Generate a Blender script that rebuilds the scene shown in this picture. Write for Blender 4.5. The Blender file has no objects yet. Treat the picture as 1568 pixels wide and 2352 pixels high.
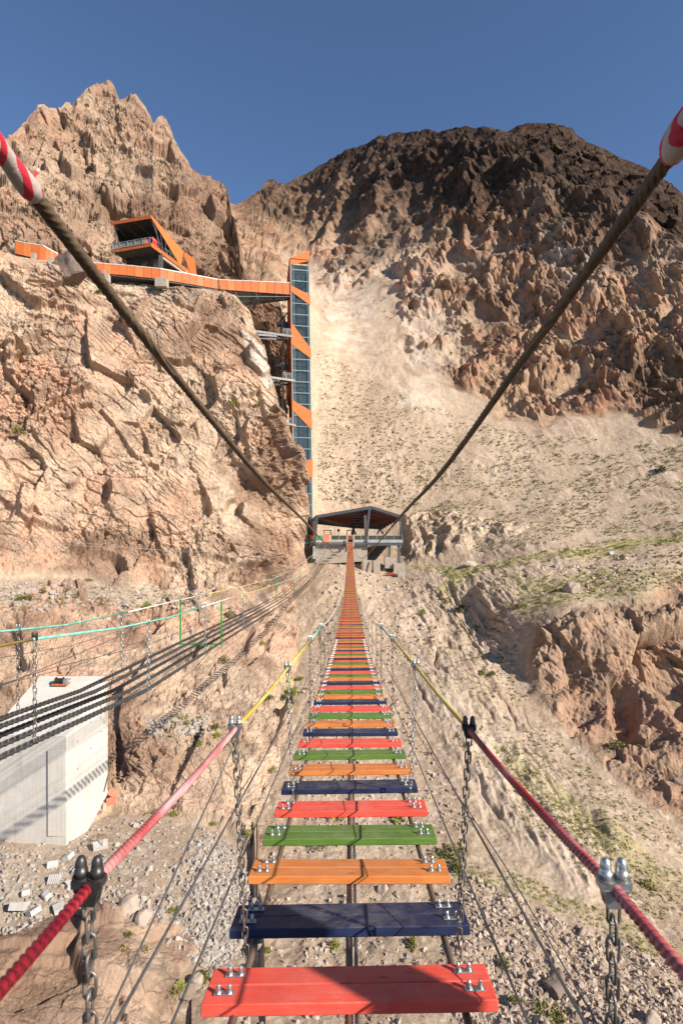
import bpy, math, random
import numpy as np
from mathutils import Vector, Matrix
random.seed(7)
# ---------------------------------------------------------------- measures
# the camera stands at the origin at eye height; +Y runs along the bridge.
FOC, VPX, HOR = 1307.0, 804.0, 1176.0      # focal length, bridge vanishing point, horizon (photo widths of 1568)
def at(px, py, Y):
    return Vector(((px - VPX) * Y / FOC, Y, (HOR - py) * Y / FOC))
def deck_z(y):                               # sagging line of the bridge deck
    return -1.578 - 0.1754 * y + 0.001117 * y * y
def deck_slope(y):
    return -0.1754 + 0.002234 * y
SUN_DIR = Vector((1.38, -0.90, 1.0)).normalized()   # towards the sun
scene = bpy.context.scene
COL = scene.collection
# ---------------------------------------------------------------- mesh helpers
class MB:
    def __init__(s): s.v = []; s.f = []
    def add(s, vs, fs):
        b = len(s.v)
        s.v.extend(tuple(v) for v in vs)
        s.f.extend(tuple(i + b for i in f) for f in fs)
        return s
    def prism(s, poly, ext):
        poly = [Vector(p) for p in poly]; ext = Vector(ext); n = len(poly)
        fs = [tuple(range(n - 1, -1, -1)), tuple(range(n, 2 * n))]
        fs += [(i, (i + 1) % n, (i + 1) % n + n, i + n) for i in range(n)]
        return s.add(poly + [p + ext for p in poly], fs)
    def beam(s, a, b, w, h=None, up=(0, 0, 1)):
        a = Vector(a); b = Vector(b); h = w if h is None else h
        d = (b - a).normalized(); up = Vector(up)
        if abs(d.dot(up)) > .97: up = Vector((0, 1, 0)) if abs(d.y) < .9 else Vector((1, 0, 0))
        x = d.cross(up).normalized(); y = x.cross(d).normalized()
        q = [x * (w / 2) + y * (h / 2), -x * (w / 2) + y * (h / 2), -x * (w / 2) - y * (h / 2), x * (w / 2) - y * (h / 2)]
        return s.prism([a + k for k in q], b - a)
    def box(s, c, size, rot=None):
        c = Vector(c); sx, sy, sz = (k / 2 for k in size)
        vs = [Vector((x, y, z)) for x in (-sx, sx) for y in (-sy, sy) for z in (-sz, sz)]
        if rot is not None: vs = [rot @ v for v in vs]
        return s.add([c + v for v in vs], [(0, 1, 3, 2), (4, 6, 7, 5), (0, 4, 5, 1), (2, 3, 7, 6), (0, 2, 6, 4), (1, 5, 7, 3)])
    def bevel_box(s, c, size, b):
        # box with chamfered long edges and ends
        c = Vector(c); X, Y, Z = (k / 2 for k in size)
        prof = [(-Y + b, -Z), (Y - b, -Z), (Y, -Z + b), (Y, Z - b), (Y - b, Z), (-Y + b, Z), (-Y, Z - b), (-Y, -Z + b)]
        rings = []
        for x, k in ((-X, .0), (-X + b, 1), (X - b, 1), (X, .0)):
            f = 1 if k else .0
            rings.append([c + Vector((x, y * (1 if f else (Y - b) / Y), z * (1 if f else (Z - b) / Z))) for y, z in prof])
        vs = [p for r in rings for p in r]; fs = [tuple(range(7, -1, -1)), tuple(range(24, 32))]
        for r in range(3):
            for i in range(8):
                j = (i + 1) % 8
                fs.append((r * 8 + i, r * 8 + j, r * 8 + 8 + j, r * 8 + 8 + i))
        return s.add(vs, fs)
    def tube(s, pts, r, n=8, closed=False, lobes=0, amp=.14, pitch=.05):
        pts = [Vector(p) for p in pts]; m = len(pts); vs = []; acc = 0.0
        rs = r if isinstance(r, (list, tuple)) else [r] * m
        up = Vector((0, 0, 1))
        for i, p in enumerate(pts):
            a = pts[i - 1] if i > 0 else (pts[-1] if closed else pts[0])
            b = pts[(i + 1) % m] if (i < m - 1 or closed) else pts[i]
            d = (b - a).normalized()
            if abs(d.dot(up)) > .95: up = Vector((0, 1, 0)) if abs(d.y) < .9 else Vector((1, 0, 0))
            x = d.cross(up).normalized(); y = x.cross(d).normalized(); up = y
            if i: acc += (p - pts[i - 1]).length
            for k in range(n):
                t = 2 * math.pi * k / n
                q = rs[i]
                if lobes: q *= 1 - amp + amp * 1.6 * abs(math.cos(.5 * lobes * (t - 2 * math.pi * acc / pitch)))
                vs.append(p + x * (math.cos(t) * q) + y * (math.sin(t) * q))
        fs = []
        for i in range(m if closed else m - 1):
            j = (i + 1) % m
            for k in range(n):
                l = (k + 1) % n
                fs.append((i * n + k, i * n + l, j * n + l, j * n + k))
        if not closed: fs += [tuple(range(n - 1, -1, -1)), tuple(range((m - 1) * n, m * n))]
        return s.add(vs, fs)
    def lathe(s, base, axis, prof, n=12):
        base = Vector(base); d = Vector(axis).normalized()
        u = Vector((1, 0, 0)) if abs(d.x) < .8 else Vector((0, 1, 0))
        x = d.cross(u).normalized(); y = d.cross(x)
        vs = [base + d * h + x * (math.cos(2 * math.pi * k / n) * r) + y * (math.sin(2 * math.pi * k / n) * r) for r, h in prof for k in range(n)]
        fs = [(i * n + k, i * n + (k + 1) % n, (i + 1) * n + (k + 1) % n, (i + 1) * n + k) for i in range(len(prof) - 1) for k in range(n)]
        fs += [tuple(range(n - 1, -1, -1)), tuple(range((len(prof) - 1) * n, len(prof) * n))]
        return s.add(vs, fs)
    def build(s, name, mat, parent=None, smooth=False, world=False, label=None):
        me = bpy.data.meshes.new(name); me.from_pydata(s.v, [], s.f); me.update()
        if smooth: me.polygons.foreach_set('use_smooth', [True] * len(me.polygons))
        if mat: me.materials.append(mat)
        o = bpy.data.objects.new(name, me); COL.objects.link(o)
        if parent is not None:
            o.parent = parent
            if world: o.location = -top_loc(parent)
        if label: o['label'] = label
        return o
def top_loc(p):
    loc = Vector((0, 0, 0))
    while p is not None: loc += p.location; p = p.parent
    return loc
def tag(o, label=None, cat=None, group=None, kind=None):
    if label: o['label'] = label
    if cat: o['category'] = cat
    if group: o['group'] = group
    if kind: o['kind'] = kind
    return o
def empty(name, loc, label, cat, group=None):
    o = bpy.data.objects.new(name, None); COL.objects.link(o); o.location = loc; o.empty_display_size = .1
    return tag(o, label, cat, group)
def copy_tree(o, parent=None):
    c = o.copy(); COL.objects.link(c)
    if parent is not None: c.parent = parent
    for ch in kids.get(o.name, []): copy_tree(ch, c)
    return c
kids = {}
def reg(root):                                # remember a thing's children once, before copying
    for ch in [x for x in COL.objects if x.parent == root]:
        kids.setdefault(root.name, []).append(ch); reg(ch)
def bez(pts, n):                              # Catmull-Rom through points
    pts = [Vector(p) for p in pts]; out = []
    for i in range(len(pts) - 1):
        p0 = pts[max(i - 1, 0)]; p1 = pts[i]; p2 = pts[i + 1]; p3 = pts[min(i + 2, len(pts) - 1)]
        for k in range(n):
            t = k / n
            out.append(.5 * ((2 * p1) + (p2 - p0) * t + (2 * p0 - 5 * p1 + 4 * p2 - p3) * t * t + (3 * p1 - p0 - 3 * p2 + p3) * t ** 3))
    return out + [pts[-1]]
def interp(y, tab):
    return float(np.interp(y, [a for a, _ in tab], [b for _, b in tab]))
# ---------------------------------------------------------------- materials
class NT:
    def __init__(s, name):
        s.m = bpy.data.materials.new(name); s.m.use_nodes = True
        s.n = s.m.node_tree.nodes; s.l = s.m.node_tree.links
        s.b = s.n['Principled BSDF']
        s.co = None
    def new(s, t, **kw):
        n = s.n.new('ShaderNode' + t)
        for k, v in kw.items(): setattr(n, k, v)
        return n
    def link(s, a, b): s.l.new(a, b)
    def coord(s, kind='Object', scale=(1, 1, 1)):
        if s.co is None: s.co = s.new('TexCoord')
        mp = s.new('Mapping'); mp.inputs['Scale'].default_value = scale
        s.link(s.co.outputs[kind], mp.inputs[0]); return mp.outputs[0]
    def noise(s, vec, scale, detail=4, rough=.55, dist=0.):
        n = s.new('TexNoise'); n.inputs['Scale'].default_value = scale; n.inputs['Detail'].default_value = detail
        n.inputs['Roughness'].default_value = rough; n.inputs['Distortion'].default_value = dist
        s.link(vec, n.inputs['Vector']); return n.outputs['Fac']
    def ramp(s, fac, stops):
        r = s.new('ValToRGB'); e = r.color_ramp.elements
        while len(e) < len(stops): e.new(.5)
        for q, (p, c) in zip(e, stops): q.position = p; q.color = (c, c, c, 1) if isinstance(c, (int, float)) else (*c, 1)
        s.link(fac, r.inputs[0]); return r.outputs[0]
    def mix(s, fac, a, b, mode='MIX'):
        m = s.new('Mix', data_type='RGBA', blend_type=mode)
        for sock, v in ((m.inputs[0], fac), (m.inputs[6], a), (m.inputs[7], b)):
            if isinstance(v, (int, float)): sock.default_value = v
            elif isinstance(v, tuple): sock.default_value = (*v, 1)
            else: s.link(v, sock)
        return m.outputs[2]
    def math(s, op, a, b=0.0, clamp=False):
        m = s.new('Math', operation=op, use_clamp=clamp)
        for sock, v in ((m.inputs[0], a), (m.inputs[1], b)):
            if isinstance(v, (int, float)): sock.default_value = v
            else: s.link(v, sock)
        return m.outputs[0]
    def attr(s, name):
        a = s.new('Attribute'); a.attribute_name = name; return a.outputs['Fac']
    def bump(s, h, strength, dist, prev=None):
        b = s.new('Bump'); b.inputs['Strength'].default_value = strength; b.inputs['Distance'].default_value = dist
        s.link(h, b.inputs['Height'])
        if prev is not None: s.link(prev, b.inputs['Normal'])
        return b.outputs[0]
    def done(s, col=None, rough=None, nrm=None, metal=None, spec=None):
        for key, v in (('Base Color', col), ('Roughness', rough), ('Metallic', metal), ('Specular IOR Level', spec)):
            if v is None: continue
            if isinstance(v, (int, float)): s.b.inputs[key].default_value = v
            elif isinstance(v, tuple): s.b.inputs[key].default_value = (*v, 1)
            else: s.link(v, s.b.inputs[key])
        if nrm is not None: s.link(nrm, s.b.inputs['Normal'])
        return s.m
def mat_plain(name, col, rough=.6, metal=0., var=.25, scale=6., bump=.0, dirt=None):
    t = NT(name); v = t.coord()
    n = t.noise(v, scale, 5, .6)
    lo = tuple(c * (1 - var) for c in col); hi = tuple(min(1, c * (1 + var)) for c in col)
    c = t.ramp(n, [(.3, lo), (.7, hi)])
    if dirt: c = t.mix(t.ramp(t.noise(v, scale * .35, 6, .7), [(.52, 0.), (.68, 1.)]), c, dirt)
    return t.done(c, rough, t.bump(n, .4, bump) if bump else None, metal)
def mat_wood(name, col, col2, wear):
    t = NT(name); oi = t.new('ObjectInfo'); co = t.coord(scale=(1, 1, 1))
    add = t.new('VectorMath', operation='ADD'); cmb = t.new('CombineXYZ')
    t.link(t.math('MULTIPLY', oi.outputs['Random'], 37.), cmb.inputs[0]); t.link(t.math('MULTIPLY', oi.outputs['Random'], 11.), cmb.inputs[1])
    t.link(co, add.inputs[0]); t.link(cmb.outputs[0], add.inputs[1])
    mp = t.new('Mapping'); mp.inputs['Scale'].default_value = (1.2, 16, 16); t.link(add.outputs[0], mp.inputs[0])
    g = t.noise(mp.outputs[0], 4., 6, .65, .6)
    big = t.noise(add.outputs[0], 3.5, 4, .6)
    c = t.mix(t.ramp(g, [(.32, 0.), (.68, 1.)]), col, col2)
    mp2 = t.new('Mapping'); mp2.inputs['Scale'].default_value = (3, 22, 22); t.link(add.outputs[0], mp2.inputs[0])
    scr = t.noise(mp2.outputs[0], 5., 3, .75)
    w = t.math('MULTIPLY', t.ramp(scr, [(.63, 0.), (.72, 1.)]), t.ramp(big, [(.42, 0.), (.62, 1.)]))
    c = t.mix(t.math('MULTIPLY', w, .55), c, wear)
    c = t.mix(t.math('MULTIPLY', t.ramp(big, [(.35, 1.), (.6, 0.)]), .35), c, tuple(k * .55 for k in col))
    # dust and scuffs along the line people walk
    sx = t.new('SeparateXYZ'); t.link(co, sx.inputs[0]); gm = t.new('NewGeometry'); sn = t.new('SeparateXYZ'); t.link(gm.outputs['Normal'], sn.inputs[0])
    mid = t.ramp(t.math('ABSOLUTE', sx.outputs[0]), [(.12, 1.), (.5, .25)])
    du = t.math('MULTIPLY', t.math('MULTIPLY', mid, t.ramp(t.noise(add.outputs[0], 9., 6, .72), [(.40, 0.), (.68, 1.)])), t.ramp(sn.outputs[2], [(.6, 0.), (.9, 1.)]))
    c = t.mix(t.math('MULTIPLY', du, .24), c, (.46, .37, .28))
    knot = t.new('TexVoronoi'); mk = t.new('Mapping'); mk.inputs['Scale'].default_value = (2.2, 6, 6)
    t.link(add.outputs[0], mk.inputs[0]); t.link(mk.outputs[0], knot.inputs['Vector']); knot.inputs['Scale'].default_value = 1.6
    c = t.mix(t.math('MULTIPLY', t.ramp(knot.outputs['Distance'], [(.05, 1.), (.11, 0.)]), .6), c, tuple(k * .3 for k in col))
    return t.done(c, .55, t.bump(g, .35, .004), spec=.35)
# ---------------------------------------------------------------- the materials
M = {}
WOODS = [('red', (.78, .070, .042), (.82, .11, .07), (.75, .42, .32)), ('navy', (.010, .013, .042), (.020, .030, .080), (.10, .13, .17)),
         ('orange', (.60, .16, .030), (.66, .23, .06), (.66, .42, .20)), ('green', (.075, .155, .016), (.13, .21, .04), (.40, .40, .18))]
for nm, a, b, w in WOODS: M[nm] = mat_wood('painted_wood_' + nm, a, b, w)
M['zinc'] = mat_plain('galvanised_steel', (.42, .42, .40), .38, .85, .2, 40)
M['wire'] = mat_plain('steel_wire', (.15, .145, .135), .5, .6, .25, 30)
M['chain'] = mat_plain('weathered_chain', (.21, .18, .155), .5, .7, .4, 45, dirt=(.13, .07, .045))
M['dark_iron'] = mat_plain('dark_iron', (.07, .065, .06), .42, .7, .3, 30)
M['rope_brown'] = mat_plain('greased_cable', (.12, .075, .042), .65, .1, .4, 14)
M['cable_tan'] = mat_plain('weathered_cable', (.15, .10, .065), .6, .3, .3, 14)
def sleeve(name, col, col2, k=4., tape=0.):
    t = NT(name); v = t.coord(scale=(3, 1, 3))
    n = t.noise(v, k, 4, .6); c = t.mix(t.ramp(n, [(.42, 0.), (.62, 1.)]), col, col2)
    if tape:                                  # the sleeve is wound on: a darker band at every turn
        w = t.new('TexWave', bands_direction='Y'); w.inputs['Scale'].default_value = 17.; w.inputs['Distortion'].default_value = .6
        t.link(t.coord(scale=(1, 1, 1)), w.inputs['Vector'])
        c = t.mix(t.math('MULTIPLY', t.ramp(w.outputs['Fac'], [(.15, 1.), (.6, 0.)]), tape), c, tuple(q * .3 for q in col))
    return t.done(c, .5, spec=.4)
M['sl_red'] = sleeve('red_sleeve', (.17, .004, .010), (.30, .015, .022), 4., .75)
M['sl_rose'] = sleeve('rose_sleeve', (.36, .02, .03), (.56, .17, .16), 3., .6)
M['sl_pink'] = sleeve('faded_red_sleeve', (.46, .07, .07), (.68, .38, .35), 2.2, .4)
M['sl_yellow'] = sleeve('yellow_sleeve', (.52, .36, .055), (.62, .50, .17))
M['sl_ochre'] = sleeve('ochre_sleeve', (.30, .19, .03), (.42, .28, .06))
M['sl_mint'] = sleeve('mint_sleeve', (.10, .42, .30), (.30, .55, .43))
M['sl_pale'] = sleeve('pale_sleeve', (.62, .48, .40), (.66, .60, .48))
def cloth():
    t = NT('red_and_white_cloth'); v = t.coord(scale=(1, 1, 1))
    w = t.new('TexWave', wave_type='BANDS', bands_direction='DIAGONAL'); w.inputs['Scale'].default_value = 4.2
    w.inputs['Distortion'].default_value = 5.; w.inputs['Detail'].default_value = 2.
    t.link(v, w.inputs['Vector'])
    c = t.mix(t.ramp(w.outputs['Fac'], [(.66, 0.), (.70, 1.)]), (.46, .35, .30), (.55, .015, .03))
    return t.done(c, .7, t.bump(t.noise(v, 30, 4), .5, .01))
M['cloth'] = cloth()
def corten(name, a, b, c3, k=1.2):
    t = NT(name); v = t.coord('Object')
    n = t.noise(v, k, 6, .65); f = t.noise(t.coord(scale=(6, 6, .7)), 1.0, 4, .6)
    c = t.mix(t.ramp(n, [(.3, 0.), (.7, 1.)]), a, b)
    c = t.mix(t.math('MULTIPLY', t.ramp(f, [(.5, 0.), (.75, 1.)]), .5), c, c3)
    return t.done(c, .6, spec=.3)
M['orange_steel'] = corten('orange_panel', (.47, .11, .023), (.54, .145, .038), (.30, .07, .02))
M['orange_light'] = corten('pale_orange_panel', (.53, .15, .036), (.59, .185, .052), (.44, .11, .03))
M['rust_red'] = corten('rust_red_panel', (.26, .05, .022), (.33, .07, .03), (.15, .03, .015))
M['roof_under'] = corten('roof_underside', (.15, .03, .016), (.20, .042, .02), (.07, .018, .01))
M['red_panel'] = mat_plain('bright_red_panel', (.60, .045, .035), .5, 0, .15, 3)
M['coral'] = mat_plain('coral_panel', (.66, .17, .10), .6, 0, .15, 2)
M['teal'] = mat_plain('teal_panel', (.05, .27, .20), .5, 0, .2, 2)
M['black_steel'] = mat_plain('black_steel', (.028, .026, .024), .55, .3, .3, 3)
M['grey_steel'] = mat_plain('grey_steel', (.085, .087, .09), .45, .3, .2, 1.5)
M['light_steel'] = mat_plain('light_steel', (.36, .37, .36), .5, .2, .2, 1.5)
M['dim_steel'] = mat_plain('dim_steel', (.10, .09, .08), .6, .2, .3, 1.5)
M['mullion'] = mat_plain('mullion_green', (.19, .25, .255), .45, .2, .15, .4)
M['green_paint'] = mat_plain('green_frame', (.02, .28, .035), .45, 0, .2, 4)
M['white_rail'] = mat_plain('white_rail', (.62, .60, .58), .4, .1, .1, 2)
M['board'] = mat_plain('soffit_board', (.055, .05, .045), .7, 0, .5, 1.5)
M['timber'] = mat_plain('old_timber', (.22, .14, .08), .8, 0, .4, 6)
def glass(name, tint, clear):
    t = NT(name); out = t.n['Material Output']
    g = t.new('BsdfGlossy'); g.inputs['Roughness'].default_value = .06; g.inputs['Color'].default_value = (.8, .82, .82, 1)
    tr = t.new('BsdfTransparent'); tr.inputs['Color'].default_value = (*tint, 1)
    df = t.new('BsdfDiffuse'); df.inputs['Color'].default_value = (.04, .055, .06, 1)
    m1 = t.new('MixShader'); m1.inputs[0].default_value = clear; t.link(df.outputs[0], m1.inputs[1]); t.link(tr.outputs[0], m1.inputs[2])
    fr = t.new('Fresnel'); fr.inputs[0].default_value = 1.6
    f2 = t.math('ADD', t.math('MULTIPLY', fr.outputs[0], .45), .03)
    m2 = t.new('MixShader'); t.link(f2, m2.inputs[0]); t.link(m1.outputs[0], m2.inputs[1]); t.link(g.outputs[0], m2.inputs[2])
    t.link(m2.outputs[0], out.inputs[0]); return t.m
M['glass'] = glass('tower_glass', (.42, .53, .58), .60)
M['chain_dark'] = mat_plain('dark_chain', (.085, .080, .074), .5, .4, .3, 12)
M['rail_glass'] = glass('railing_glass', (.42, .44, .34), .75)
def screen():
    t = NT('pale_mesh_screen'); tr = t.new('BsdfTransparent'); mx = t.new('MixShader'); mx.inputs[0].default_value = .55
    t.b.inputs['Base Color'].default_value = (.45, .40, .35, 1); t.b.inputs['Roughness'].default_value = .8; t.b.inputs['Specular IOR Level'].default_value = .1
    t.link(t.b.outputs[0], mx.inputs[1]); t.link(tr.outputs[0], mx.inputs[2]); t.link(mx.outputs[0], t.n['Material Output'].inputs[0]); return t.m
M['pale_glass'] = screen()
def concrete(name, a, b, stripes=True):
    t = NT(name); v = t.coord('Object')
    n = t.noise(v, .9, 7, .65); s = t.noise(t.coord(scale=(9, 9, .25)), 1., 4, .7)
    c = t.mix(t.ramp(n, [(.3, 0.), (.7, 1.)]), a, b)
    if stripes: c = t.mix(t.math('MULTIPLY', t.ramp(s, [(.48, 0.), (.72, 1.)]), .4), c, tuple(k * .66 for k in a))
    w = t.new('TexWave', bands_direction='Z'); w.inputs['Scale'].default_value = .42; w.inputs['Distortion'].default_value = .25
    t.link(v, w.inputs['Vector'])
    c = t.mix(t.math('MULTIPLY', t.ramp(w.outputs['Fac'], [(0., 1.), (.012, 0.)]), .15), c, tuple(k * .55 for k in a))
    c = t.mix(t.math('MULTIPLY', t.ramp(t.noise(t.coord(scale=(1.1, 1.1, .06)), 1., 2, .5), [(.68, 0.), (.72, 1.)]), .55), c, (.45, .27, .12))
    return t.done(c, .85, t.bump(t.noise(v, 5., 6, .7), .3, .03), spec=.25)
M['concrete'] = concrete('cast_concrete', (.50, .45, .385), (.60, .545, .475))
M['concrete_dull'] = concrete('raw_concrete', (.32, .265, .21), (.42, .35, .285))
def leaf(name, a, b):
    t = NT(name); oi = t.new('ObjectInfo'); g = t.new('NewGeometry')
    return t.done(t.mix(g.outputs['Random Per Island'], a, b), .75, spec=.2)
M['leaf'] = leaf('olive_leaves', (.085, .095, .018), (.24, .21, .06))
M['leaf_green'] = leaf('green_leaves', (.13, .155, .018), (.30, .28, .065))
M['leaf_dry'] = leaf('dry_leaves', (.26, .18, .075), (.45, .33, .16))
M['leaf_dark'] = leaf('dark_leaves', (.035, .035, .014), (.10, .085, .035))
def stone(name, a, b, c3):
    t = NT(name); g = t.new('NewGeometry'); v = t.coord('Object')
    c = t.mix(g.outputs['Random Per Island'], a, b)
    c = t.mix(t.math('MULTIPLY', t.ramp(t.noise(v, 2.5, 6, .7), [(.45, 0.), (.7, 1.)]), .6), c, c3)
    return t.done(c, .9, t.bump(t.noise(v, 6, 6, .7), .5, .05), spec=.2)
M['scree'] = stone('grey_rubble', (.26, .22, .18), (.42, .36, .305), (.28, .235, .19))
M['scree_tan'] = stone('tan_rubble', (.28, .21, .155), (.50, .39, .30), (.30, .23, .17))
M['boulder'] = stone('boulder_stone', (.40, .31, .24), (.42, .33, .26), (.22, .17, .135))
M['boulder_dark'] = stone('varnished_stone', (.20, .145, .115), (.22, .16, .125), (.12, .085, .07))
M['rubble_white'] = stone('broken_concrete', (.44, .41, .37), (.52, .48, .44), (.34, .30, .26))
# terrain: rock and scree, driven by masks stored on the surface itself
def terrain_mat(name, pink, tan, grey, varnish_shade):
    t = NT(name); v = t.coord('Object'); out = []
    n1 = t.noise(v, .055, 6, .62); n2 = t.noise(v, .23, 7, .66, .5); n3 = t.noise(v, 1.7, 6, .7)
    mp = t.new('Mapping'); mp.inputs['Scale'].default_value = (1, 1, .32); mp.inputs['Rotation'].default_value = (.35, .5, .2); t.link(v, mp.inputs[0])
    st = t.noise(mp.outputs[0], .5, 6, .7, .8)
    rock = t.mix(t.ramp(n1, [(.34, 0.), (.56, 1.)]), pink, tan)
    rock = t.mix(t.math('MULTIPLY', t.ramp(n2, [(.46, 0.), (.60, 1.)]), .85), rock, grey)
    rock = t.mix(t.math('MULTIPLY', t.ramp(st, [(.52, 0.), (.70, 1.)]), .45), rock, tuple(k * .72 for k in pink))
    rock = t.mix(t.math('MULTIPLY', t.ramp(n3, [(.55, 0.), (.72, 1.)]), .45), rock, tuple(min(1, k * 1.25) for k in tan))
    rock = t.mix(t.math('MULTIPLY', t.ramp(t.noise(v, .7, 8, .78), [(.54, 0.), (.66, 1.)]), .6), rock, tuple(k * .62 for k in grey))
    rock = t.mix(t.math('MULTIPLY', t.attr('dark'), t.ramp(n2, [(.25, .75), (.6, 1.)])), rock, varnish_shade)  # varnish patches; on the upper mountain this paints its shade into the rock
    sc = t.mix(t.ramp(n2, [(.35, 0.), (.65, 1.)]), (.425, .305, .20), (.50, .37, .255))
    vo = t.new('TexVoronoi'); vo.inputs['Scale'].default_value = 2.4; t.link(v, vo.inputs['Vector'])
    mq = t.new('Mapping'); mq.inputs['Scale'].default_value = (1, .22, .25); t.link(v, mq.inputs[0])
    run = t.noise(mq.outputs[0], .16, 6, .65, .6)
    sc = t.mix(t.math('MULTIPLY', t.ramp(run, [(.46, 0.), (.60, 1.)]), .55), sc, (.30, .215, .145))
    sc = t.mix(t.math('MULTIPLY', t.ramp(run, [(.32, 1.), (.44, 0.)]), .5), sc, (.56, .44, .33))
    sc = t.mix(t.math('MULTIPLY', t.ramp(n3, [(.5, 0.), (.72, 1.)]), .5), sc, (.27, .195, .135))
    sep = t.new('SeparateColor'); t.link(vo.outputs['Color'], sep.inputs[0])
    sc = t.mix(t.math('MULTIPLY', t.ramp(sep.outputs[0], [(.75, 0.), (.95, 1.)]), .4), sc, (.66, .56, .46))
    c = t.mix(t.attr('talus'), rock, sc)
    c = t.mix(t.math('MULTIPLY', t.attr('pale'), .8), c, (.66, .57, .47))
    gcol = t.mix(t.ramp(n3, [(.4, 0.), (.65, 1.)]), (.27, .27, .04), (.42, .37, .13))
    c = t.mix(t.math('MULTIPLY', t.attr('grass'), t.ramp(t.noise(v, .8, 6, .7), [(.38, 0.), (.58, 1.)])), c, gcol)
    wv = t.new('VectorMath', operation='ADD'); wn = t.new('TexNoise'); wn.inputs['Scale'].default_value = .9; wn.inputs['Detail'].default_value = 4; t.link(v, wn.inputs['Vector'])
    t.link(v, wv.inputs[0]); t.link(wn.outputs['Color'], wv.inputs[1])
    cr = t.new('TexVoronoi', feature='DISTANCE_TO_EDGE'); cr.inputs['Scale'].default_value = .75; t.link(wv.outputs[0], cr.inputs['Vector'])
    b0 = t.bump(t.math('MULTIPLY', t.ramp(cr.outputs['Distance'], [(0., 0.), (.06, 1.)]), t.math('SUBTRACT', 1., t.attr('talus'))), .5, .25)
    b1 = t.bump(t.noise(v, 2.6, 9, .76), .75, .32, b0)
    b2 = t.bump(t.noise(v, 14., 5, .7), .4, .05, b1)
    return t.done(c, .92, b2, spec=.15)
M['rock'] = terrain_mat('cliff_rock', (.50, .275, .175), (.56, .405, .28), (.30, .212, .148), (.215, .125, .078))
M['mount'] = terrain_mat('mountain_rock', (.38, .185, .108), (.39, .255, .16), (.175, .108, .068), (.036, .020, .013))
# ---------------------------------------------------------------- noise on arrays
U = np.uint32
def hsh(ix, iy, iz, seed):
    h = (ix.astype(np.int64) * 374761393 + iy.astype(np.int64) * 668265263 + iz.astype(np.int64) * 2147483647 + seed * 974711) & 0xffffffff
    h = h.astype(U); h = (h ^ (h >> U(13))) * U(1274126177); h = (h ^ (h >> U(16))) * U(2246822519); return h ^ (h >> U(15))
def h01(h, k): return ((h >> U(k)) & U(1023)).astype(np.float32) / 1023.
def perlin(p, seed=0):
    i = np.floor(p).astype(np.int32); f = (p - i).astype(np.float32); u = f * f * f * (f * (f * 6 - 15) + 10)
    tot = 0
    for dx in (0, 1):
        wx = u[:, 0] if dx else 1 - u[:, 0]
        for dy in (0, 1):
            wy = u[:, 1] if dy else 1 - u[:, 1]
            for dz in (0, 1):
                wz = u[:, 2] if dz else 1 - u[:, 2]
                h = hsh(i[:, 0] + dx, i[:, 1] + dy, i[:, 2] + dz, seed)
                g = (h01(h, 0) * 2 - 1) * (f[:, 0] - dx) + (h01(h, 10) * 2 - 1) * (f[:, 1] - dy) + (h01(h, 20) * 2 - 1) * (f[:, 2] - dz)
                tot = tot + wx * wy * wz * g
    return tot * 1.3
def fbm(p, lam, octs, seed, gain=.5, ridge=False, floor=None):
    tot = 0; a = 1.
    for o in range(octs):
        l = lam / 2 ** o
        n = perlin(p / l, seed + o)
        if ridge: n = 1 - 2.2 * np.abs(n)
        w = a
        if floor is not None: w = a * np.clip((l / floor - 1.6) / 1.5, 0, 1)
        tot = tot + n * w; a *= gain
    return tot
def facets(p, lam, seed, tilt=.9):
    # broken-block noise: every cell is a tilted flat face with its own offset
    q = p / lam; base = np.floor(q - .5).astype(np.int32)
    best = np.full(len(q), 9., np.float32); val = np.zeros(len(q), np.float32)
    for dx in (0, 1):
        for dy in (0, 1):
            for dz in (0, 1):
                cx, cy, cz = base[:, 0] + dx, base[:, 1] + dy, base[:, 2] + dz
                h = hsh(cx, cy, cz, seed); h2 = hsh(cx, cy, cz, seed + 77)
                ox = q[:, 0] - cx - .15 - .7 * h01(h, 0); oy = q[:, 1] - cy - .15 - .7 * h01(h, 10); oz = q[:, 2] - cz - .15 - .7 * h01(h, 20)
                d = ox * ox + oy * oy + oz * oz
                v = (h01(h2, 0) - .5) * 2 * ox + (h01(h2, 10) - .5) * 2 * oy + (h01(h2, 20) - .5) * 2 * oz
                v = v * tilt + (h01(h2, 5) - .5)
                m = d < best; best = np.where(m, d, best); val = np.where(m, v, val)
    return val * lam
# ---------------------------------------------------------------- sheets of ground
def tps(pts):
    a = np.array(pts, float); x = np.column_stack([a[:, 0] / 400, a[:, 1] / 400]); z = np.log(a[:, 2]); n = len(a)
    r2 = ((x[:, None] - x[None]) ** 2).sum(-1)
    K = .5 * r2 * np.log(r2 + 1e-12) + np.eye(n) * 2e-3
    P = np.column_stack([np.ones(n), x]); A = np.zeros((n + 3, n + 3)); A[:n, :n] = K; A[:n, n:] = P; A[n:, :n] = P.T
    w = np.linalg.solve(A, np.concatenate([z, np.zeros(3)]))
    def ev(px, py):
        q = np.column_stack([px.ravel() / 400, py.ravel() / 400]); out = w[n] + q @ w[n + 1:]
        for k in range(n):
            r = (q[:, 0] - x[k, 0]) ** 2 + (q[:, 1] - x[k, 1]) ** 2
            out = out + w[k] * .5 * r * np.log(r + 1e-12)
        return np.exp(out).reshape(px.shape)
    return ev
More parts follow.
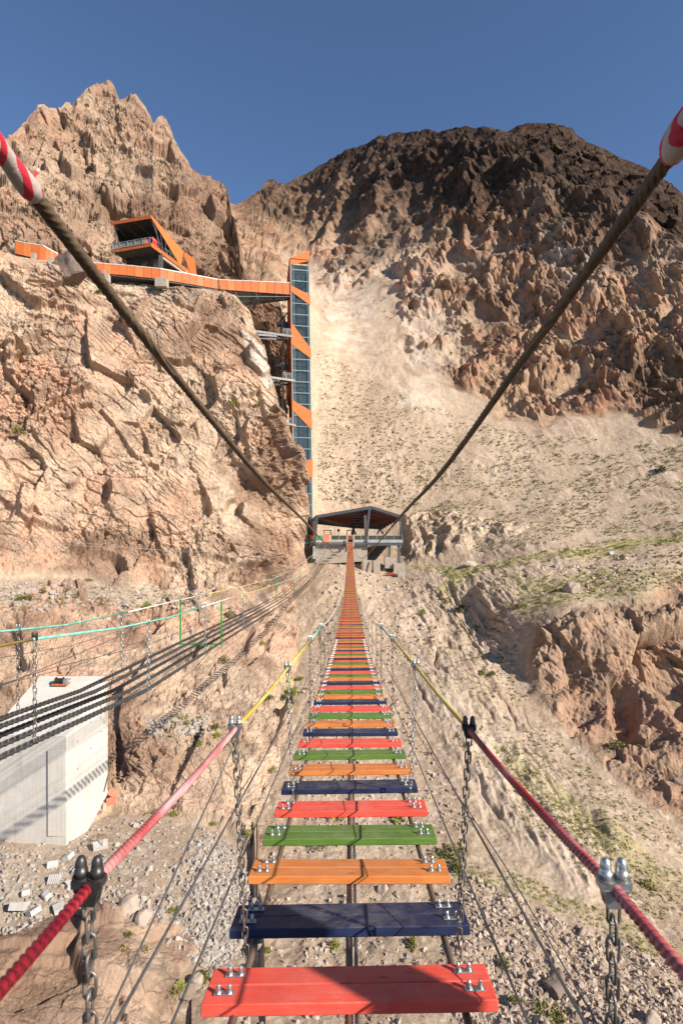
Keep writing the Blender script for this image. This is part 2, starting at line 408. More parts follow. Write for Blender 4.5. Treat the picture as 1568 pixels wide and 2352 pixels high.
def sdf(px, py, poly):                       # >0 inside
    x = px.ravel(); y = py.ravel(); d = np.full(x.shape, 1e12); ins = np.zeros(x.shape, bool)
    n = len(poly)
    for i in range(n):
        ax, ay = poly[i]; bx, by = poly[(i + 1) % n]
        ex, ey = bx - ax, by - ay
        t = np.clip(((x - ax) * ex + (y - ay) * ey) / (ex * ex + ey * ey + 1e-9), 0, 1)
        d = np.minimum(d, (x - ax - t * ex) ** 2 + (y - ay - t * ey) ** 2)
        c = (ay > y) != (by > y)
        ins ^= c & (x < ex * (y - ay) / (ey if ey else 1e-9) + ax)
    d = np.sqrt(d); return np.where(ins, d, -d).reshape(px.shape)
def sm(x, a, b):
    t = np.clip((x - a) / (b - a), 0, 1); return t * t * (3 - 2 * t)
def pts3(px, py, Y):
    return np.stack([(px - VPX) * Y / FOC, Y, (HOR - py) * Y / FOC], -1)
def normals(P):
    du = np.gradient(P, axis=1); dv = np.gradient(P, axis=0)
    n = np.cross(du, dv); n /= np.linalg.norm(n, axis=-1, keepdims=True) + 1e-9
    flip = (n * P).sum(-1) > 0; n[flip] *= -1; return n
SHEETS = {}
def grid_mesh(name, P, mat, attrs, label=None):
    R, C = P.shape[:2]; me = bpy.data.meshes.new(name)
    idx = np.arange(R * C).reshape(R, C)
    q = np.stack([idx[:-1, :-1], idx[1:, :-1], idx[1:, 1:], idx[:-1, 1:]], -1).reshape(-1, 4)
    me.vertices.add(R * C); me.vertices.foreach_set('co', P.reshape(-1).astype(np.float32))
    me.loops.add(q.size); me.loops.foreach_set('vertex_index', q.reshape(-1).astype(np.int32))
    me.polygons.add(len(q)); me.polygons.foreach_set('loop_start', np.arange(0, q.size, 4, dtype=np.int32))
    me.update(calc_edges=True)
    for k, a in attrs.items():
        me.attributes.new(k, 'FLOAT', 'POINT').data.foreach_set('value', a.reshape(-1).astype(np.float32))
    me.polygons.foreach_set('use_smooth', np.zeros(len(q), bool)); me.materials.append(mat)
    o = bpy.data.objects.new(name, me); COL.objects.link(o); tag(o, label, kind='structure')
    SHEETS[name] = P.reshape(-1, 3); return o
def steps(*segs):
    out = []
    for a, b, s in segs: out += list(np.arange(a, b, s))
    return np.array(out + [segs[-1][1]])
def line(x, tab): return np.interp(x, [a for a, _ in tab], [b for _, b in tab])
STEP = 1.8
def soften(d, shape, n=1):                   # worn edges: no step is sharper than the grid can carry
    a = d.reshape(shape)
    for _ in range(n):
        b = np.pad(a, 1, mode='edge')
        b = .25 * b[:-2] + .5 * b[1:-1] + .25 * b[2:]
        a = .25 * b[:, :-2] + .5 * b[:, 1:-1] + .25 * b[:, 2:]
    return a
ZERO = lambda P: np.zeros(P.shape[:2], np.float32)
def warp(p, lam, amp, seed):
    return p + np.stack([perlin(p / lam, seed + k) for k in range(3)], -1) * amp
def cracks(p, lam, width, seed):
    n = np.abs(perlin(p / lam, seed)) / width
    return np.clip(1 - n, 0, 1)
def rock_disp(p, sp, amp, seed, aniso=(1, 1, .6)):
    # cliffs: broad faces broken into blocks, with thin joints and pitted stone
    a = np.array(aniso); s = np.array([[1, .25, .35], [-.2, 1, .3], [-.3, -.2, 1]])
    q = warp((p @ s.T) * a, 9., 1.6, seed); q2 = warp(p @ s, 5., .8, seed + 1)
    d = 1.1 * fbm(p * a, 24., 3, seed + 3, .45) + .20 * facets(q, 10., seed + 9, .8)
    hard = np.clip(.45 + 1.9 * perlin(p / 13., seed + 11), .10, 1.45)
    d = d + hard * .20 * facets(q2, 4.2, seed + 19, .9)
    fine = hard * (.25 * facets(q, 1.9, seed + 29, 1.1) + .27 * facets(q2, .85, seed + 39, 1.1))
    fine = fine - .9 * cracks(q, 9., .030, seed + 40) * np.clip(2.2 * perlin(p / 9., seed + 41), 0, 1)
    fine = fine - .6 * cracks(q2 * np.array([1, 1, 1.8]), 5., .035, seed + 42) * np.clip(2.2 * perlin(p / 6., seed + 43), 0, 1)
    for k, (nx, ny, nz, T, A) in enumerate(((.42, .15, .9, 2.3, .42), (.30, .1, .95, .95, .18), (-.5, .2, .84, 3.4, .36))):   # bedding steps
        ph = (q2[:, 0] * nx + q2[:, 1] * ny + q2[:, 2] * nz) / T + .55 * perlin(p / 3.5, seed + 70 + k)
        fine = fine + A * (1 - (ph - np.floor(ph))) * np.clip(3. * perlin(p / 10., seed + 80 + k) - .15, 0, 1)
    fine = fine + .24 * fbm(q, 1.8, 4, seed + 50, .62, True, sp) * hard + .13 * fbm(p, .9, 3, seed + 61, .7, False, sp) + .16 * facets(p, .45, seed + 67, 1.1)
    return d * amp, fine * amp
# ---- the slope, the far mountain and the floor of the ravine
def make_slope():
    C = [(440,3200,15.5),(804,3200,15.5),(1200,3200,15.5),(1600,3200,16),(2000,3200,16),
         (440,2450,24.5),(804,2450,25),(1200,2450,25),(1568,2450,25),(1900,2450,26),
         (600,2200,32),(804,2200,32),(1100,2200,32),(1350,2200,33),(1568,2200,35),(1900,2200,38),
         (600,1900,46),(804,1900,46),(1000,1900,46),(1200,1900,47),(1400,1900,49),(1568,1900,52),(1900,1900,52),
         (600,1700,61),(720,1700,60),(804,1700,60),(950,1700,60),(1100,1700,61),(1250,1700,63),(1400,1740,61),(1568,1740,61),(1900,1700,60),
         (700,1560,75),(804,1560,74),(950,1560,74),(1060,1560,75),(1160,1560,77),(1300,1560,73.5),(1450,1560,73),(1568,1560,73),(1900,1560,70),
         (720,1450,92),(804,1450,90),(900,1450,92),(1000,1450,94),(1100,1450,92),(1300,1450,77),(1450,1450,76),(1568,1450,76),
         (1160,1400,90),(1300,1400,81),(1450,1400,79),(1568,1400,79),(1900,1400,74),
         (740,1340,108),(804,1340,110),(900,1335,116),(1000,1340,110),(1100,1340,103),(1200,1340,98),(1350,1340,93),(1568,1335,91),(1900,1335,84),
         (790,1297,121),(850,1297,123),(930,1300,121),(1000,1300,118),(1100,1292,114),(1300,1255,110),(1568,1228,106),(1900,1200,98),
         (700,1245,137),(804,1240,140),(920,1235,136),(1050,1230,126),(1200,1225,120),
         (720,1150,150),(850,1150,152),(1000,1150,149),(1200,1150,140),(1400,1150,132),(1568,1150,124),(1900,1150,115),
         (720,1000,174),(900,1000,178),(1100,1000,175),(1300,1000,168),(1568,1000,154),(1900,1000,140),
         (740,850,205),(900,850,209),(1100,850,208),(1300,850,199),(1568,850,180),(1900,850,165),
         (560,640,170),(640,680,190),(640,850,172),(640,1000,150),(520,850,140),(560,1000,130),(440,1300,110),(440,1900,46),
         (740,700,262),(850,700,262),(1000,700,248),(1200,700,229),(1400,700,213),(1568,700,198),(1900,700,180),
         (680,560,370),(850,550,325),(1000,550,288),(1200,550,256),(1400,550,232),(1568,560,215),
         (560,480,450),(600,430,480),(740,380,465),(850,325,432),(1000,295,380),(1180,298,320),(1300,372,275),(1420,442,245)]
    ev = tps(C)
    SKY = [(440,470),(535,464),(545,468),(560,460),(585,446),(600,432),(604,415),(615,406),(630,406),(638,418),(655,418),(690,402),(720,388),(740,376),(775,356),(830,330),(880,312),(920,300),(960,296),(980,291),(1040,292),(1100,293),(1150,300),(1185,300),(1220,318),(1300,366),(1360,405),(1420,440),(1480,490),(1568,558),(1700,640),(1950,760)]
    cols = steps((440, 1640, STEP), (1640, 1950, 8))
    rows = np.concatenate([np.linspace(0, 1, int((2400 - 300) / STEP)), np.linspace(1, 2, 40)[1:]])
    sky = line(cols, SKY)
    py = np.where(rows[:, None] <= 1, sky[None] + rows[:, None] * (2400 - sky[None]), 2400 + (rows[:, None] - 1) * 800)
    px = np.broadcast_to(cols[None], py.shape).copy()
    Y = ev(px, py); P = pts3(px, py, Y); N = normals(P)
    p = P.reshape(-1, 3); sp = (P[..., 1] * STEP / FOC).reshape(-1)
    wpx = px + 26 * perlin(p / 14., 5).reshape(px.shape) + 10 * perlin(p / 4., 6).reshape(px.shape)
    wpy = py + 22 * perlin(p / 12., 7).reshape(px.shape) + 8 * perlin(p / 3.5, 8).reshape(px.shape)
    crag = sdf(wpx, wpy, [(400,380),(400,1040),(650,1010),(655,640),(715,630),(735,770),(790,700),(870,650),(905,720),(930,850),(1010,880),(1100,920),(1150,965),(1240,985),(1330,965),(1440,950),(1500,990),(1580,1010),(1960,1060),(1960,200),(400,200)])
    low = sdf(wpx, wpy, [(1225,1530),(1250,1430),(1330,1400),(1430,1372),(1568,1340),(1960,1320),(1960,2000),(1568,1905),(1430,1800),(1350,1720),(1280,1650),(1225,1585)])
    cut = sdf(wpx, wpy, [(925,1185),(1010,1180),(1120,1195),(1230,1215),(1180,1240),(1060,1275),(935,1290)])
    rock = np.maximum(sm(crag, -6, 8), sm(low, -5, 7)); cutm = sm(cut, -8, 12)
    # mountain relief: ribs and gullies that run down the fall line
    q = warp(p * np.array([1, 1, .42]) @ np.array([[1, 0, .0], [0, 1, 0], [.35, 0, 1]]), 16., 5., 100)
    L = fbm(q, 46., 3, 110, .55, True) + .5 * fbm(q @ np.array([[1, 0, .2], [0, 1, 0], [-.3, 0, 1]]), 17., 2, 112, .5, True); L = (L - L.mean()) / L.std()
    fx, fy = px.reshape(-1), py.reshape(-1); sk = sm(py - sky[None], -10, 70).reshape(-1)
    T = np.interp(fx, [600, 720, 850, 1000, 1150, 1300, 1600], [-.6, .7, .75, .25, -.35, -.5, -.6]) - 1.1 * sm(560 - fy, 0, 120) + 1.5 * (1 - sm(crag, 0, 45).reshape(-1))
    cr = sm(L - T + .45 * fbm(q, 5., 3, 115, .6, True) , -.3, .45)
    fl = fbm(q * np.array([1.25, 1.25, .8]), 8., 5, 130, .66, True, sp)
    m = 2.5 * L * (.35 + .65 * sk) + cr * (1.35 * (fl + .1) + .30 * facets(q, 8., 120, .9) + .44 * facets(q, 3.4, 121, 1.1) + .42 * facets(p, 1.7, 140, 1.1) + .3 * facets(p, .9, 141, 1.1)) * (.25 + .75 * sk)
    m = m + (1 - cr) * (.85 * fbm(q, 5., 5, 131, .68, True, sp) + .24 * facets(p, 1.5, 141, 1.)) - 1.2
    rock = np.maximum(sm(crag, -6, 8) * (.74 + .26 * cr.reshape(px.shape)), .68 * sm(low, -5, 7))
    l, lf = rock_disp(p / .8, sp / .8, .62, 150, (1, 1, .5)); wq = warp(p, 5., 1.2, 162)
    l = .7 * l + 1.15 * lf + 1.5 * fbm(wq * np.array([1, 1, .3]), 15., 3, 160, .5, True) + .22 * facets(wq * np.array([1, 1, .5]), 4.5, 164, 1.) + .34 * fbm(wq * np.array([1, 1, .25]), 2.4, 4, 165, .62, True, sp) - 1.7
    l = l - 5. * sm(sdf(px, py, [(1475,1450),(1530,1410),(1600,1400),(1760,1400),(1760,1690),(1540,1650),(1490,1600),(1455,1530)]), -8, 26).reshape(-1) - 2.2 * sm(sdf(px, py, [(1395,1560),(1440,1540),(1470,1640),(1450,1720),(1400,1660)]), -8, 18).reshape(-1)
    lowm = sm(low, -14, 30).reshape(-1); far = np.clip((p[:, 1] - 110) / 60, 0, 1)
    dr = m * far * (1 - lowm) * .8 + l * np.maximum(lowm, 1 - far)
    ql = p * np.array([1, .45, .45]) + 1.2 * np.stack([perlin(p / 9., 171)] * 3, -1)
    dt = .45 * fbm(p, 14., 3, 170, .5) + .13 * fbm(p, 2.2, 4, 180, .7, False, sp) + .22 * fbm(ql, 3.2, 3, 185, .6, True, sp) * np.clip(.4 + 1.6 * perlin(p / 25., 186), 0, 1)
    # erosion gullies on the spur
    g = fbm(np.stack([p[:, 0] * 1. + p[:, 2] * .55, p[:, 1] * .22, p[:, 2] * .12], -1), 3.2, 4, 190, .6, True)
    spur = sm(sdf(px, py, [(920,1320),(1260,1300),(1200,1420),(1180,1600),(1300,1750),(1480,1950),(1350,2100),(1100,1900),(960,1650),(900,1450)]), -20, 60).reshape(-1)
    dt = dt + spur * ((g - .3) * .42 + 0.14 * fbm(ql, 1.6, 4, 195, .6, True, sp) - .75 * cracks(np.stack([p[:, 0] + p[:, 2] * .5 + .5 * perlin(p / 2., 198), p[:, 1] * .22, p[:, 2] * .1], -1), 3.4, .05, 196) * np.clip(perlin(p / 11., 197) * 2 + .35, 0, 1)) + cutm.reshape(-1) * 1.1 * fbm(p * np.array([1, 1, .4]), 3.5, 4, 200, .55, True, sp)
    rr = np.maximum(sm(crag, -4, 40), sm(low, -14, 30)).reshape(-1); d = rr * dr + (1 - rr) * dt
    P = P + N * soften(d, px.shape)[..., None]
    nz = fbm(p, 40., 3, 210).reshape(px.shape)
    dark = np.maximum(sm(655 - py + 90 * nz - .10 * np.abs(px - 1250), -40, 270) * 1., sm(crag, -5, 60) * sm(nz, .0, .5) * .6)  # upper slope's shade painted as darker rock, plus random dark patches lower down
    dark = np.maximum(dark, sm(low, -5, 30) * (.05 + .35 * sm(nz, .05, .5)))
    pale = (1 - cr.reshape(px.shape)) * sm(crag, -6, 20) * .42 * sm(py, 520, 700) * sm(1080 - px, -60, 160)
    for poly, k in (([(735,640),(800,600),(850,640),(900,760),(880,850),(740,800)], .5), ([(870,600),(960,560),(1010,640),(1000,760),(930,830),(900,700)], .4), ([(900,850),(1000,870),(1010,930),(920,960)], .6), ([(1200,560),(1300,540),(1420,640),(1300,700)], .4)):
        pale = np.maximum(pale, sm(sdf(wpx, wpy, poly), -25, 40) * k * sm(fbm(p, 5., 3, 220).reshape(px.shape), -.25, .25))
    pale = np.maximum(pale, .30 * spur.reshape(px.shape) * sm(nz, -.5, .2))
    grass = np.zeros_like(px)
    for poly, k in (([(920,1296),(1000,1302),(1100,1303),(1300,1259),(1568,1225),(1960,1194),(1960,1212),(1568,1240),(1320,1275),(1110,1311),(1060,1345),(1020,1400),(1005,1395),(1040,1330),(1000,1312)], 1.9), ([(1180,1330),(1300,1320),(1568,1300),(1960,1290),(1960,1345),(1568,1345),(1300,1385),(1200,1400)], .75), ([(1120,1700),(1200,1740),(1350,1880),(1568,2010),(1960,2200),(1960,2270),(1568,2085),(1330,1930),(1180,1800)], .9), ([(980,1960),(1200,2010),(1568,2180),(1960,2380),(1960,2440),(1568,2230),(1200,2060),(1000,2000)], .55)):
        grass = np.maximum(grass, sm(sdf(wpx, wpy, poly), -10, 10) * k * .45)
    # carry the surface on behind the skyline so that it has a far side
    back = []; nb = 10
    for k in range(1, nb + 1):
        back.append(P[0] + np.array([0, 9. * k, -1.2 * k * k]))
    P2 = np.concatenate([np.array(back[::-1]), P]); pad = lambda a: np.concatenate([np.repeat(a[:1], nb, 0), a])
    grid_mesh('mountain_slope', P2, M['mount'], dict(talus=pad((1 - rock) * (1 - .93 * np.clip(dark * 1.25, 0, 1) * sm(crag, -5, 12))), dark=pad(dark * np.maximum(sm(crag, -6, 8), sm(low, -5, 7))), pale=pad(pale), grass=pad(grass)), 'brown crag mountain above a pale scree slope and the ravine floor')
make_slope()
def make_ridge():
    cols = steps((1120, 1640, STEP), (1640, 1950, 10)); SKY = [(1120,330),(1180,296),(1190,289),(1215,285),(1250,284),(1290,292),(1312,297),(1322,312),(1345,330),(1380,342),(1400,352),(1430,368),(1452,374),(1480,386),(1500,398),(1540,425),(1568,448),(1700,560),(1950,700)]
    sky = line(cols, SKY); rows = np.linspace(0, 1, 150)
    py = sky[None] + rows[:, None] * 330; px = np.broadcast_to(cols[None], py.shape).copy()
    Y = 400 - (px - 1120) * .10 - rows[:, None] * 60
    P = pts3(px, py, Y); N = normals(P); p = P.reshape(-1, 3)
    d = (2.2 * fbm(p * np.array([1, 1, .5]), 26., 5, 310, .55, True) + .35 * facets(p, 7., 320)) * (.25 + .75 * sm(py - sky[None], 0, 60).reshape(-1))
    P = P + N * d.reshape(px.shape)[..., None]
    back = np.array([P[0] + np.array([0, 12. * k, -1.5 * k * k]) for k in range(8, 0, -1)]); P = np.concatenate([back, P])
    one = np.ones(P.shape[:2], np.float32)
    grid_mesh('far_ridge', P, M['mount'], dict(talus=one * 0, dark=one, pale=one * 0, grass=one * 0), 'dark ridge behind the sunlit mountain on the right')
make_ridge()
# ---- the tall jagged peak behind the walkway
def make_peak():
    C = [(-300,720,112),(0,720,120),(200,720,127),(400,720,134),(600,720,146),(-300,560,122),(0,560,130),(200,560,139),(400,560,148),(540,560,160),
         (-300,450,132),(0,400,144),(200,400,158),(400,400,168),(480,420,177),(100,250,165),(235,250,174),(370,280,183),(235,190,181),(-300,1000,108),(0,1000,114),(200,1000,120),(400,1000,126),(600,1000,133),(660,1000,137),(650,760,146),(650,860,141)]
    ev = tps(C)
    SKY = [(-320,430),(-100,385),(0,345),(25,318),(50,290),(62,284),(70,268),(84,256),(88,246),(102,245),(112,252),(126,250),(140,256),(152,240),(160,240),(166,249),(180,224),(188,222),(200,204),(215,194),(226,192),(236,184),(252,188),(262,196),(268,216),(274,222),(284,220),(296,220),(303,224),(312,222),(322,236),(335,252),(346,270),(352,288),(362,272),(372,266),(382,276),(392,300),(400,322),(415,348),(440,384),(462,408),(480,412),(505,416),(520,424),(524,444),(530,490),(538,520),(547,560),(552,600),(575,640),(600,652),(620,668),(640,690),(646,720),(700,800)]
    cols = steps((-320, 0, 6), (0, 650, STEP)); sky = line(cols, SKY)
    rows = np.concatenate([np.linspace(0, .7, 260), np.linspace(.7, 1, 70)[1:]]); py = sky[None] + rows[:, None] * (1000 - sky[None]); px = np.broadcast_to(cols[None], py.shape).copy()
    P = pts3(px, py, ev(px, py)); N = normals(P); p = P.reshape(-1, 3); sp = P[..., 1].reshape(-1) * STEP / FOC
    d, fine = rock_disp(p / 1.25, sp / 1.25, 1.5, 400, (1, 1, .42)); d = d + 1.5 * fbm(p * np.array([1, 1, .3]), 14., 3, 480, .5, True) + .45 * facets(p * np.array([1, 1, .35]), 6., 485)
    fade = sm(py - sky[None], 0, 50) * .72 + .28
    P = P + N * ((soften(d, px.shape) + fine.reshape(px.shape)) * fade)[..., None]
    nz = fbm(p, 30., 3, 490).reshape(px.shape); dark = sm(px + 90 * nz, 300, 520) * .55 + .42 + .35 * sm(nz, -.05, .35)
    back = np.array([P[0] + np.array([0, 5. * k, -1.6 * k * k]) for k in range(9, 0, -1)]); P2 = np.concatenate([back, P])
    pad = lambda a: np.concatenate([np.repeat(a[:1], 9, 0), a]); z = ZERO(P2)
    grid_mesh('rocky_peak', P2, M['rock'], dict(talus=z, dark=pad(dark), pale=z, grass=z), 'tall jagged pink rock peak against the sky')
make_peak()
# ---- the near cliff wall on the left, its foot and the gravel bench below it
def make_cliff():
    C = [(-320,540,94),(-250,565,96),(0,585,104),(130,605,109),(200,655,112),(340,660,116),(500,672,121),(575,720,120),
         (-320,800,88),(0,800,99),(200,800,106),(400,800,111),(590,800,117),(-320,1000,82),(0,1000,94),(200,1000,100),(400,1000,106),(600,1000,110),(680,1000,116),
         (-320,1200,76),(0,1200,87),(200,1200,94),(400,1200,99),(600,1200,104),(715,1200,114),(-320,1330,70),(0,1330,80),(200,1330,87),(400,1330,93),(600,1330,100),(715,1330,111),
         (-320,1395,62),(0,1395,70),(200,1395,77),(400,1395,85),(600,1395,94),(710,1395,104),(-320,1480,55),(0,1480,63),(200,1480,67),(400,1480,73),(520,1480,78),(640,1480,87),(690,1480,92),
         (-320,1570,50),(0,1570,57),(250,1570,60),(470,1570,66),(600,1570,71),(680,1570,76),(0,1680,53),(350,1680,54),(500,1680,56),(640,1680,61),
         (0,1800,50),(250,1800,50),(350,1800,48.8),(500,1800,50),(620,1800,52.5),(0,1870,46.5),(250,1866,46.5),(400,1872,45.5),(560,1895,46),(-320,1870,42),
         (-320,1960,38),(0,1960,38),(150,1960,38.5),(300,1960,39),(450,1960,40),(580,1960,42),(0,2100,33),(200,2100,33),(400,2100,34),(560,2100,35),(-320,2100,32),
         (0,2250,27.5),(200,2250,27.8),(400,2250,29.5),(560,2250,30.5),(-320,2250,27),(0,2450,22.5),(200,2450,23.2),(400,2450,24.6),(600,2450,25.2),(-320,2450,22),(0,3200,14),(400,3200,15),(600,3200,15.5),(-320,3200,14)]
    ev = tps(C)
    TOP = [(-320,540),(0,578),(40,592),(100,604),(130,612),(200,652),(340,656),(440,664),(500,672),(530,684),(560,715),(720,760)]
    EDGE = [(500,560),(690,566),(720,574),(760,584),(800,600),(840,606),(870,622),(900,628),(950,638),(985,652),(1020,666),(1050,682),(1090,688),(1130,694),(1180,700),(1230,704),(1262,700),(1290,706),(1330,716),(1370,730),(1410,728),(1450,712),(1490,690),(1560,672),(1650,660),(1750,640),(1850,622),(1950,600),(2100,580),(2300,575),(3200,620)]
    rows = np.concatenate([np.linspace(0, 1, int(1750 / STEP)), np.linspace(1, 2, 40)[1:]])
    frac = np.concatenate([np.linspace(-.5, 0, 60)[:-1], np.linspace(0, 1, 305)])
    # rows follow the top line at the rim and flatten out further down
    base = np.where(rows <= 1, 560 + rows * (2400 - 560), 2400 + (rows - 1) * 800)
    edge = line(base, EDGE); px = frac[None] * edge[:, None]; top = line(px, TOP)
    k = np.clip((base - 560) / 500, 0, 1)[:, None]; py = base[:, None] + (top - 560) * (1 - k)
    edge2 = np.array([line(py[:, -1], EDGE)]).T; px = frac[None] * edge2
    P = pts3(px, py, ev(px, py)); N = normals(P); p = P.reshape(-1, 3); sp = P[..., 1].reshape(-1) * STEP / FOC
    wpx = px + 22 * perlin(p / 6., 505).reshape(px.shape); wpy = py + 18 * perlin(p / 5., 506).reshape(px.shape)
    ledge = sdf(wpx, wpy, [(-330,1335),(60,1322),(200,1335),(330,1345),(470,1375),(520,1405),(350,1410),(150,1395),(60,1385),(-330,1405)])
    bench = sdf(wpx, wpy, [(-340,1905),(150,1900),(250,1862),(330,1868),(430,1885),(520,1905),(575,1960),(600,2060),(610,2420),(610,3300),(330,3300),(380,2400),(420,2230),(480,2150),(300,2110),(200,2120),(60,2160),(-340,2180)])
    rub = sdf(wpx, wpy, [(330,1640),(420,1630),(480,1655),(430,1690),(340,1690)])
    tal = np.maximum(np.maximum(sm(ledge, -6, 8), sm(bench, -8, 10)), sm(rub, -6, 6) * .8).reshape(-1)
    near = np.clip((p[:, 1] - 22) / 60, .42, 1)
    d, fine = rock_disp(p / near[:, None] ** .5, sp, 1.15, 500, (1, 1, .7)); d = d * near; fine = fine * near * (1 - tal)
    big = 1.5 * fbm(p * np.array([1, 1, .6]), 26., 2, 580, .5, True) * near + .30 * facets(warp(p, 8., 2., 585) * np.array([1, 1, .8]), 7., 586, .8) * near
    dt = .25 * fbm(p, 7., 3, 590) + .08 * fbm(p, 1.2, 4, 595, .6, False, sp)
    d = (1 - tal) * (d + big) + tal * dt
    rim = sm(py - (base[0] + 0 * py) - (top - 560) * 1.0, 0, 26)
    nr = np.clip((p[:, 1] - 22) / 30, 0, 1).reshape(px.shape); dd = soften(d, px.shape); dd = dd * nr + soften(dd, px.shape, 3) * (1 - nr) + fine.reshape(px.shape) * (.35 + .65 * nr) + .03 * (fbm(p, .5, 3, 599, .6, False, sp) * (1 - tal)).reshape(px.shape)
    rim = rim * (.35 + .65 * sm(edge2 - px, 0, 40) + 0 * px)
    P = P + N * (dd * (.25 + .75 * rim))[..., None]
    nz = fbm(p, 18., 3, 610).reshape(px.shape); dark = sm(nz + .25 * fbm(p, 5., 3, 611).reshape(px.shape), .05, .42) * .75 + .08 * sm(sdf(wpx, wpy, [(-330,1395),(560,1395),(640,1540),(600,1700),(420,1680),(240,1560),(-330,1560)]), -20, 60)
    pale = sm(sdf(wpx, wpy, [(560,770),(590,790),(625,880),(610,900),(575,850)]), -6, 8) * .8
    grass = sm(sdf(wpx, wpy, [(630,1580),(700,1560),(705,1640),(650,1660)]), -8, 8) * .8
    # right flank and flat top run on out of sight
    nb = 12
    fl = np.stack([P[:, -1] + np.array([-.25 * k, 1.5 * k, 0]) for k in range(1, nb + 1)], 1)
    P2 = np.concatenate([P, fl], 1); padc = lambda a: np.concatenate([a, np.repeat(a[:, -1:], nb, 1)], 1)
    tp = np.array([P2[0] + np.array([.12 * k, 2.2 * k, .25 * k]) for k in range(nb, 0, -1)]); P3 = np.concatenate([tp, P2]); padr = lambda a: np.concatenate([np.repeat(a[:1], nb, 0), a])
    f = lambda a: padr(padc(a))
    tt = f(tal.reshape(px.shape)); tt[:nb] = 1
    grid_mesh('cliff', P3, M['rock'], dict(talus=tt, dark=f(dark), pale=f(pale), grass=f(grass)), 'pink cliff wall left of the bridge with a gravel bench at its foot')
make_cliff()
# ---------------------------------------------------------------- loose things lying on the ground
def ground(px, py, names=('cliff',)):
    best = None
    for nm in names:
        P = SHEETS[nm]; y = np.maximum(P[:, 1], .5)
        d = (P[:, 0] / y * FOC + VPX - px) ** 2 + (HOR - P[:, 2] / y * FOC - py) ** 2
        c = np.where(d < 30)[0]
        i = c[np.argmin(P[c, 1])] if len(c) else int(np.argmin(d))
        if best is None or P[i, 1] < best.y: best = Vector([float(k) for k in P[i]])
    return best
def fast_mesh(name, V, T, mat, kind=None, label=None):
    me = bpy.data.meshes.new(name); n = T.shape[1]
    me.vertices.add(len(V)); me.vertices.foreach_set('co', V.reshape(-1).astype(np.float32))
    me.loops.add(T.size); me.loops.foreach_set('vertex_index', T.reshape(-1).astype(np.int32))
    me.polygons.add(len(T)); me.polygons.foreach_set('loop_start', np.arange(0, T.size, n, dtype=np.int32))
    me.polygons.foreach_set('use_smooth', np.zeros(len(T), bool)); me.update(calc_edges=True); me.materials.append(mat)
    o = bpy.data.objects.new(name, me); COL.objects.link(o); return tag(o, label, kind=kind)
RNG = np.random.default_rng(11)
ICO_V = np.array([(0,0,-1),(.72,-.53,-.45),(-.28,-.85,-.45),(-.89,0,-.45),(-.28,.85,-.45),(.72,.53,-.45),(.28,-.85,.45),(-.72,-.53,.45),(-.72,.53,.45),(.28,.85,.45),(.89,0,.45),(0,0,1)])
ICO_F = np.array([(0,1,2),(1,0,5),(0,2,3),(0,3,4),(0,4,5),(1,5,10),(2,1,6),(3,2,7),(4,3,8),(5,4,9),(1,10,6),(2,6,7),(3,7,8),(4,8,9),(5,9,10),(6,10,11),(7,6,11),(8,7,11),(9,8,11),(10,9,11)])
def stones(name, pos, rad, mat, label, flat=.7):
    n = len(pos); v = ICO_V[None] * (1 + .95 * (RNG.random((n, 12, 1)) - .55)) * np.stack([np.ones(n), .6 + .5 * RNG.random(n), flat * (.6 + .5 * RNG.random(n))], -1)[:, None]
    q = RNG.normal(size=(n, 4)); q /= np.linalg.norm(q, axis=1, keepdims=True); w, x, y, z = q.T
    R = np.stack([1-2*(y*y+z*z), 2*(x*y-z*w), 2*(x*z+y*w), 2*(x*y+z*w), 1-2*(x*x+z*z), 2*(y*z-x*w), 2*(x*z-y*w), 2*(y*z+x*w), 1-2*(x*x+y*y)], -1).reshape(n, 3, 3)
    v = np.einsum('nij,nkj->nki', R, v) * rad[:, None, None] + pos[:, None]
    T = (ICO_F[None] + (np.arange(n) * 12)[:, None, None]).reshape(-1, 3)
    return fast_mesh(name, v.reshape(-1, 3), T, mat, 'stuff', label)
def tuft_arrays(pos, rad, leaves, squash=.75, size=.28):
    n = len(pos); d = RNG.normal(size=(n, leaves, 3)); d[..., 2] = np.abs(d[..., 2]) + .1; d /= np.linalg.norm(d, axis=-1, keepdims=True)
    c = d * (.35 + .65 * RNG.random((n, leaves, 1))) * np.array([1, 1, squash]) * (1 + .35 * RNG.normal(size=(n, 1, 3)).clip(-1, 1))
    a = RNG.normal(size=(n, leaves, 3)) * size; b = RNG.normal(size=(n, leaves, 3)) * size * .6
    v = np.stack([c - a * .5 - b * .3, c + a * .5 - b * .3, c + b + d * size * .7], 2) * rad[:, None, None, None] + pos[:, None, None]
    return v.reshape(-1, 3), np.arange(n * leaves * 3).reshape(-1, 3)
def pick(sheet, poly, n, lo=0):
    P = SHEETS[sheet]; y = np.maximum(P[:, 1], .5); px = P[:, 0] / y * FOC + VPX; py = HOR - P[:, 2] / y * FOC
    m = np.where(sdf(px, py, poly) > 0)[0]
    return P[RNG.choice(m, n)] if len(m) else np.zeros((0, 3))
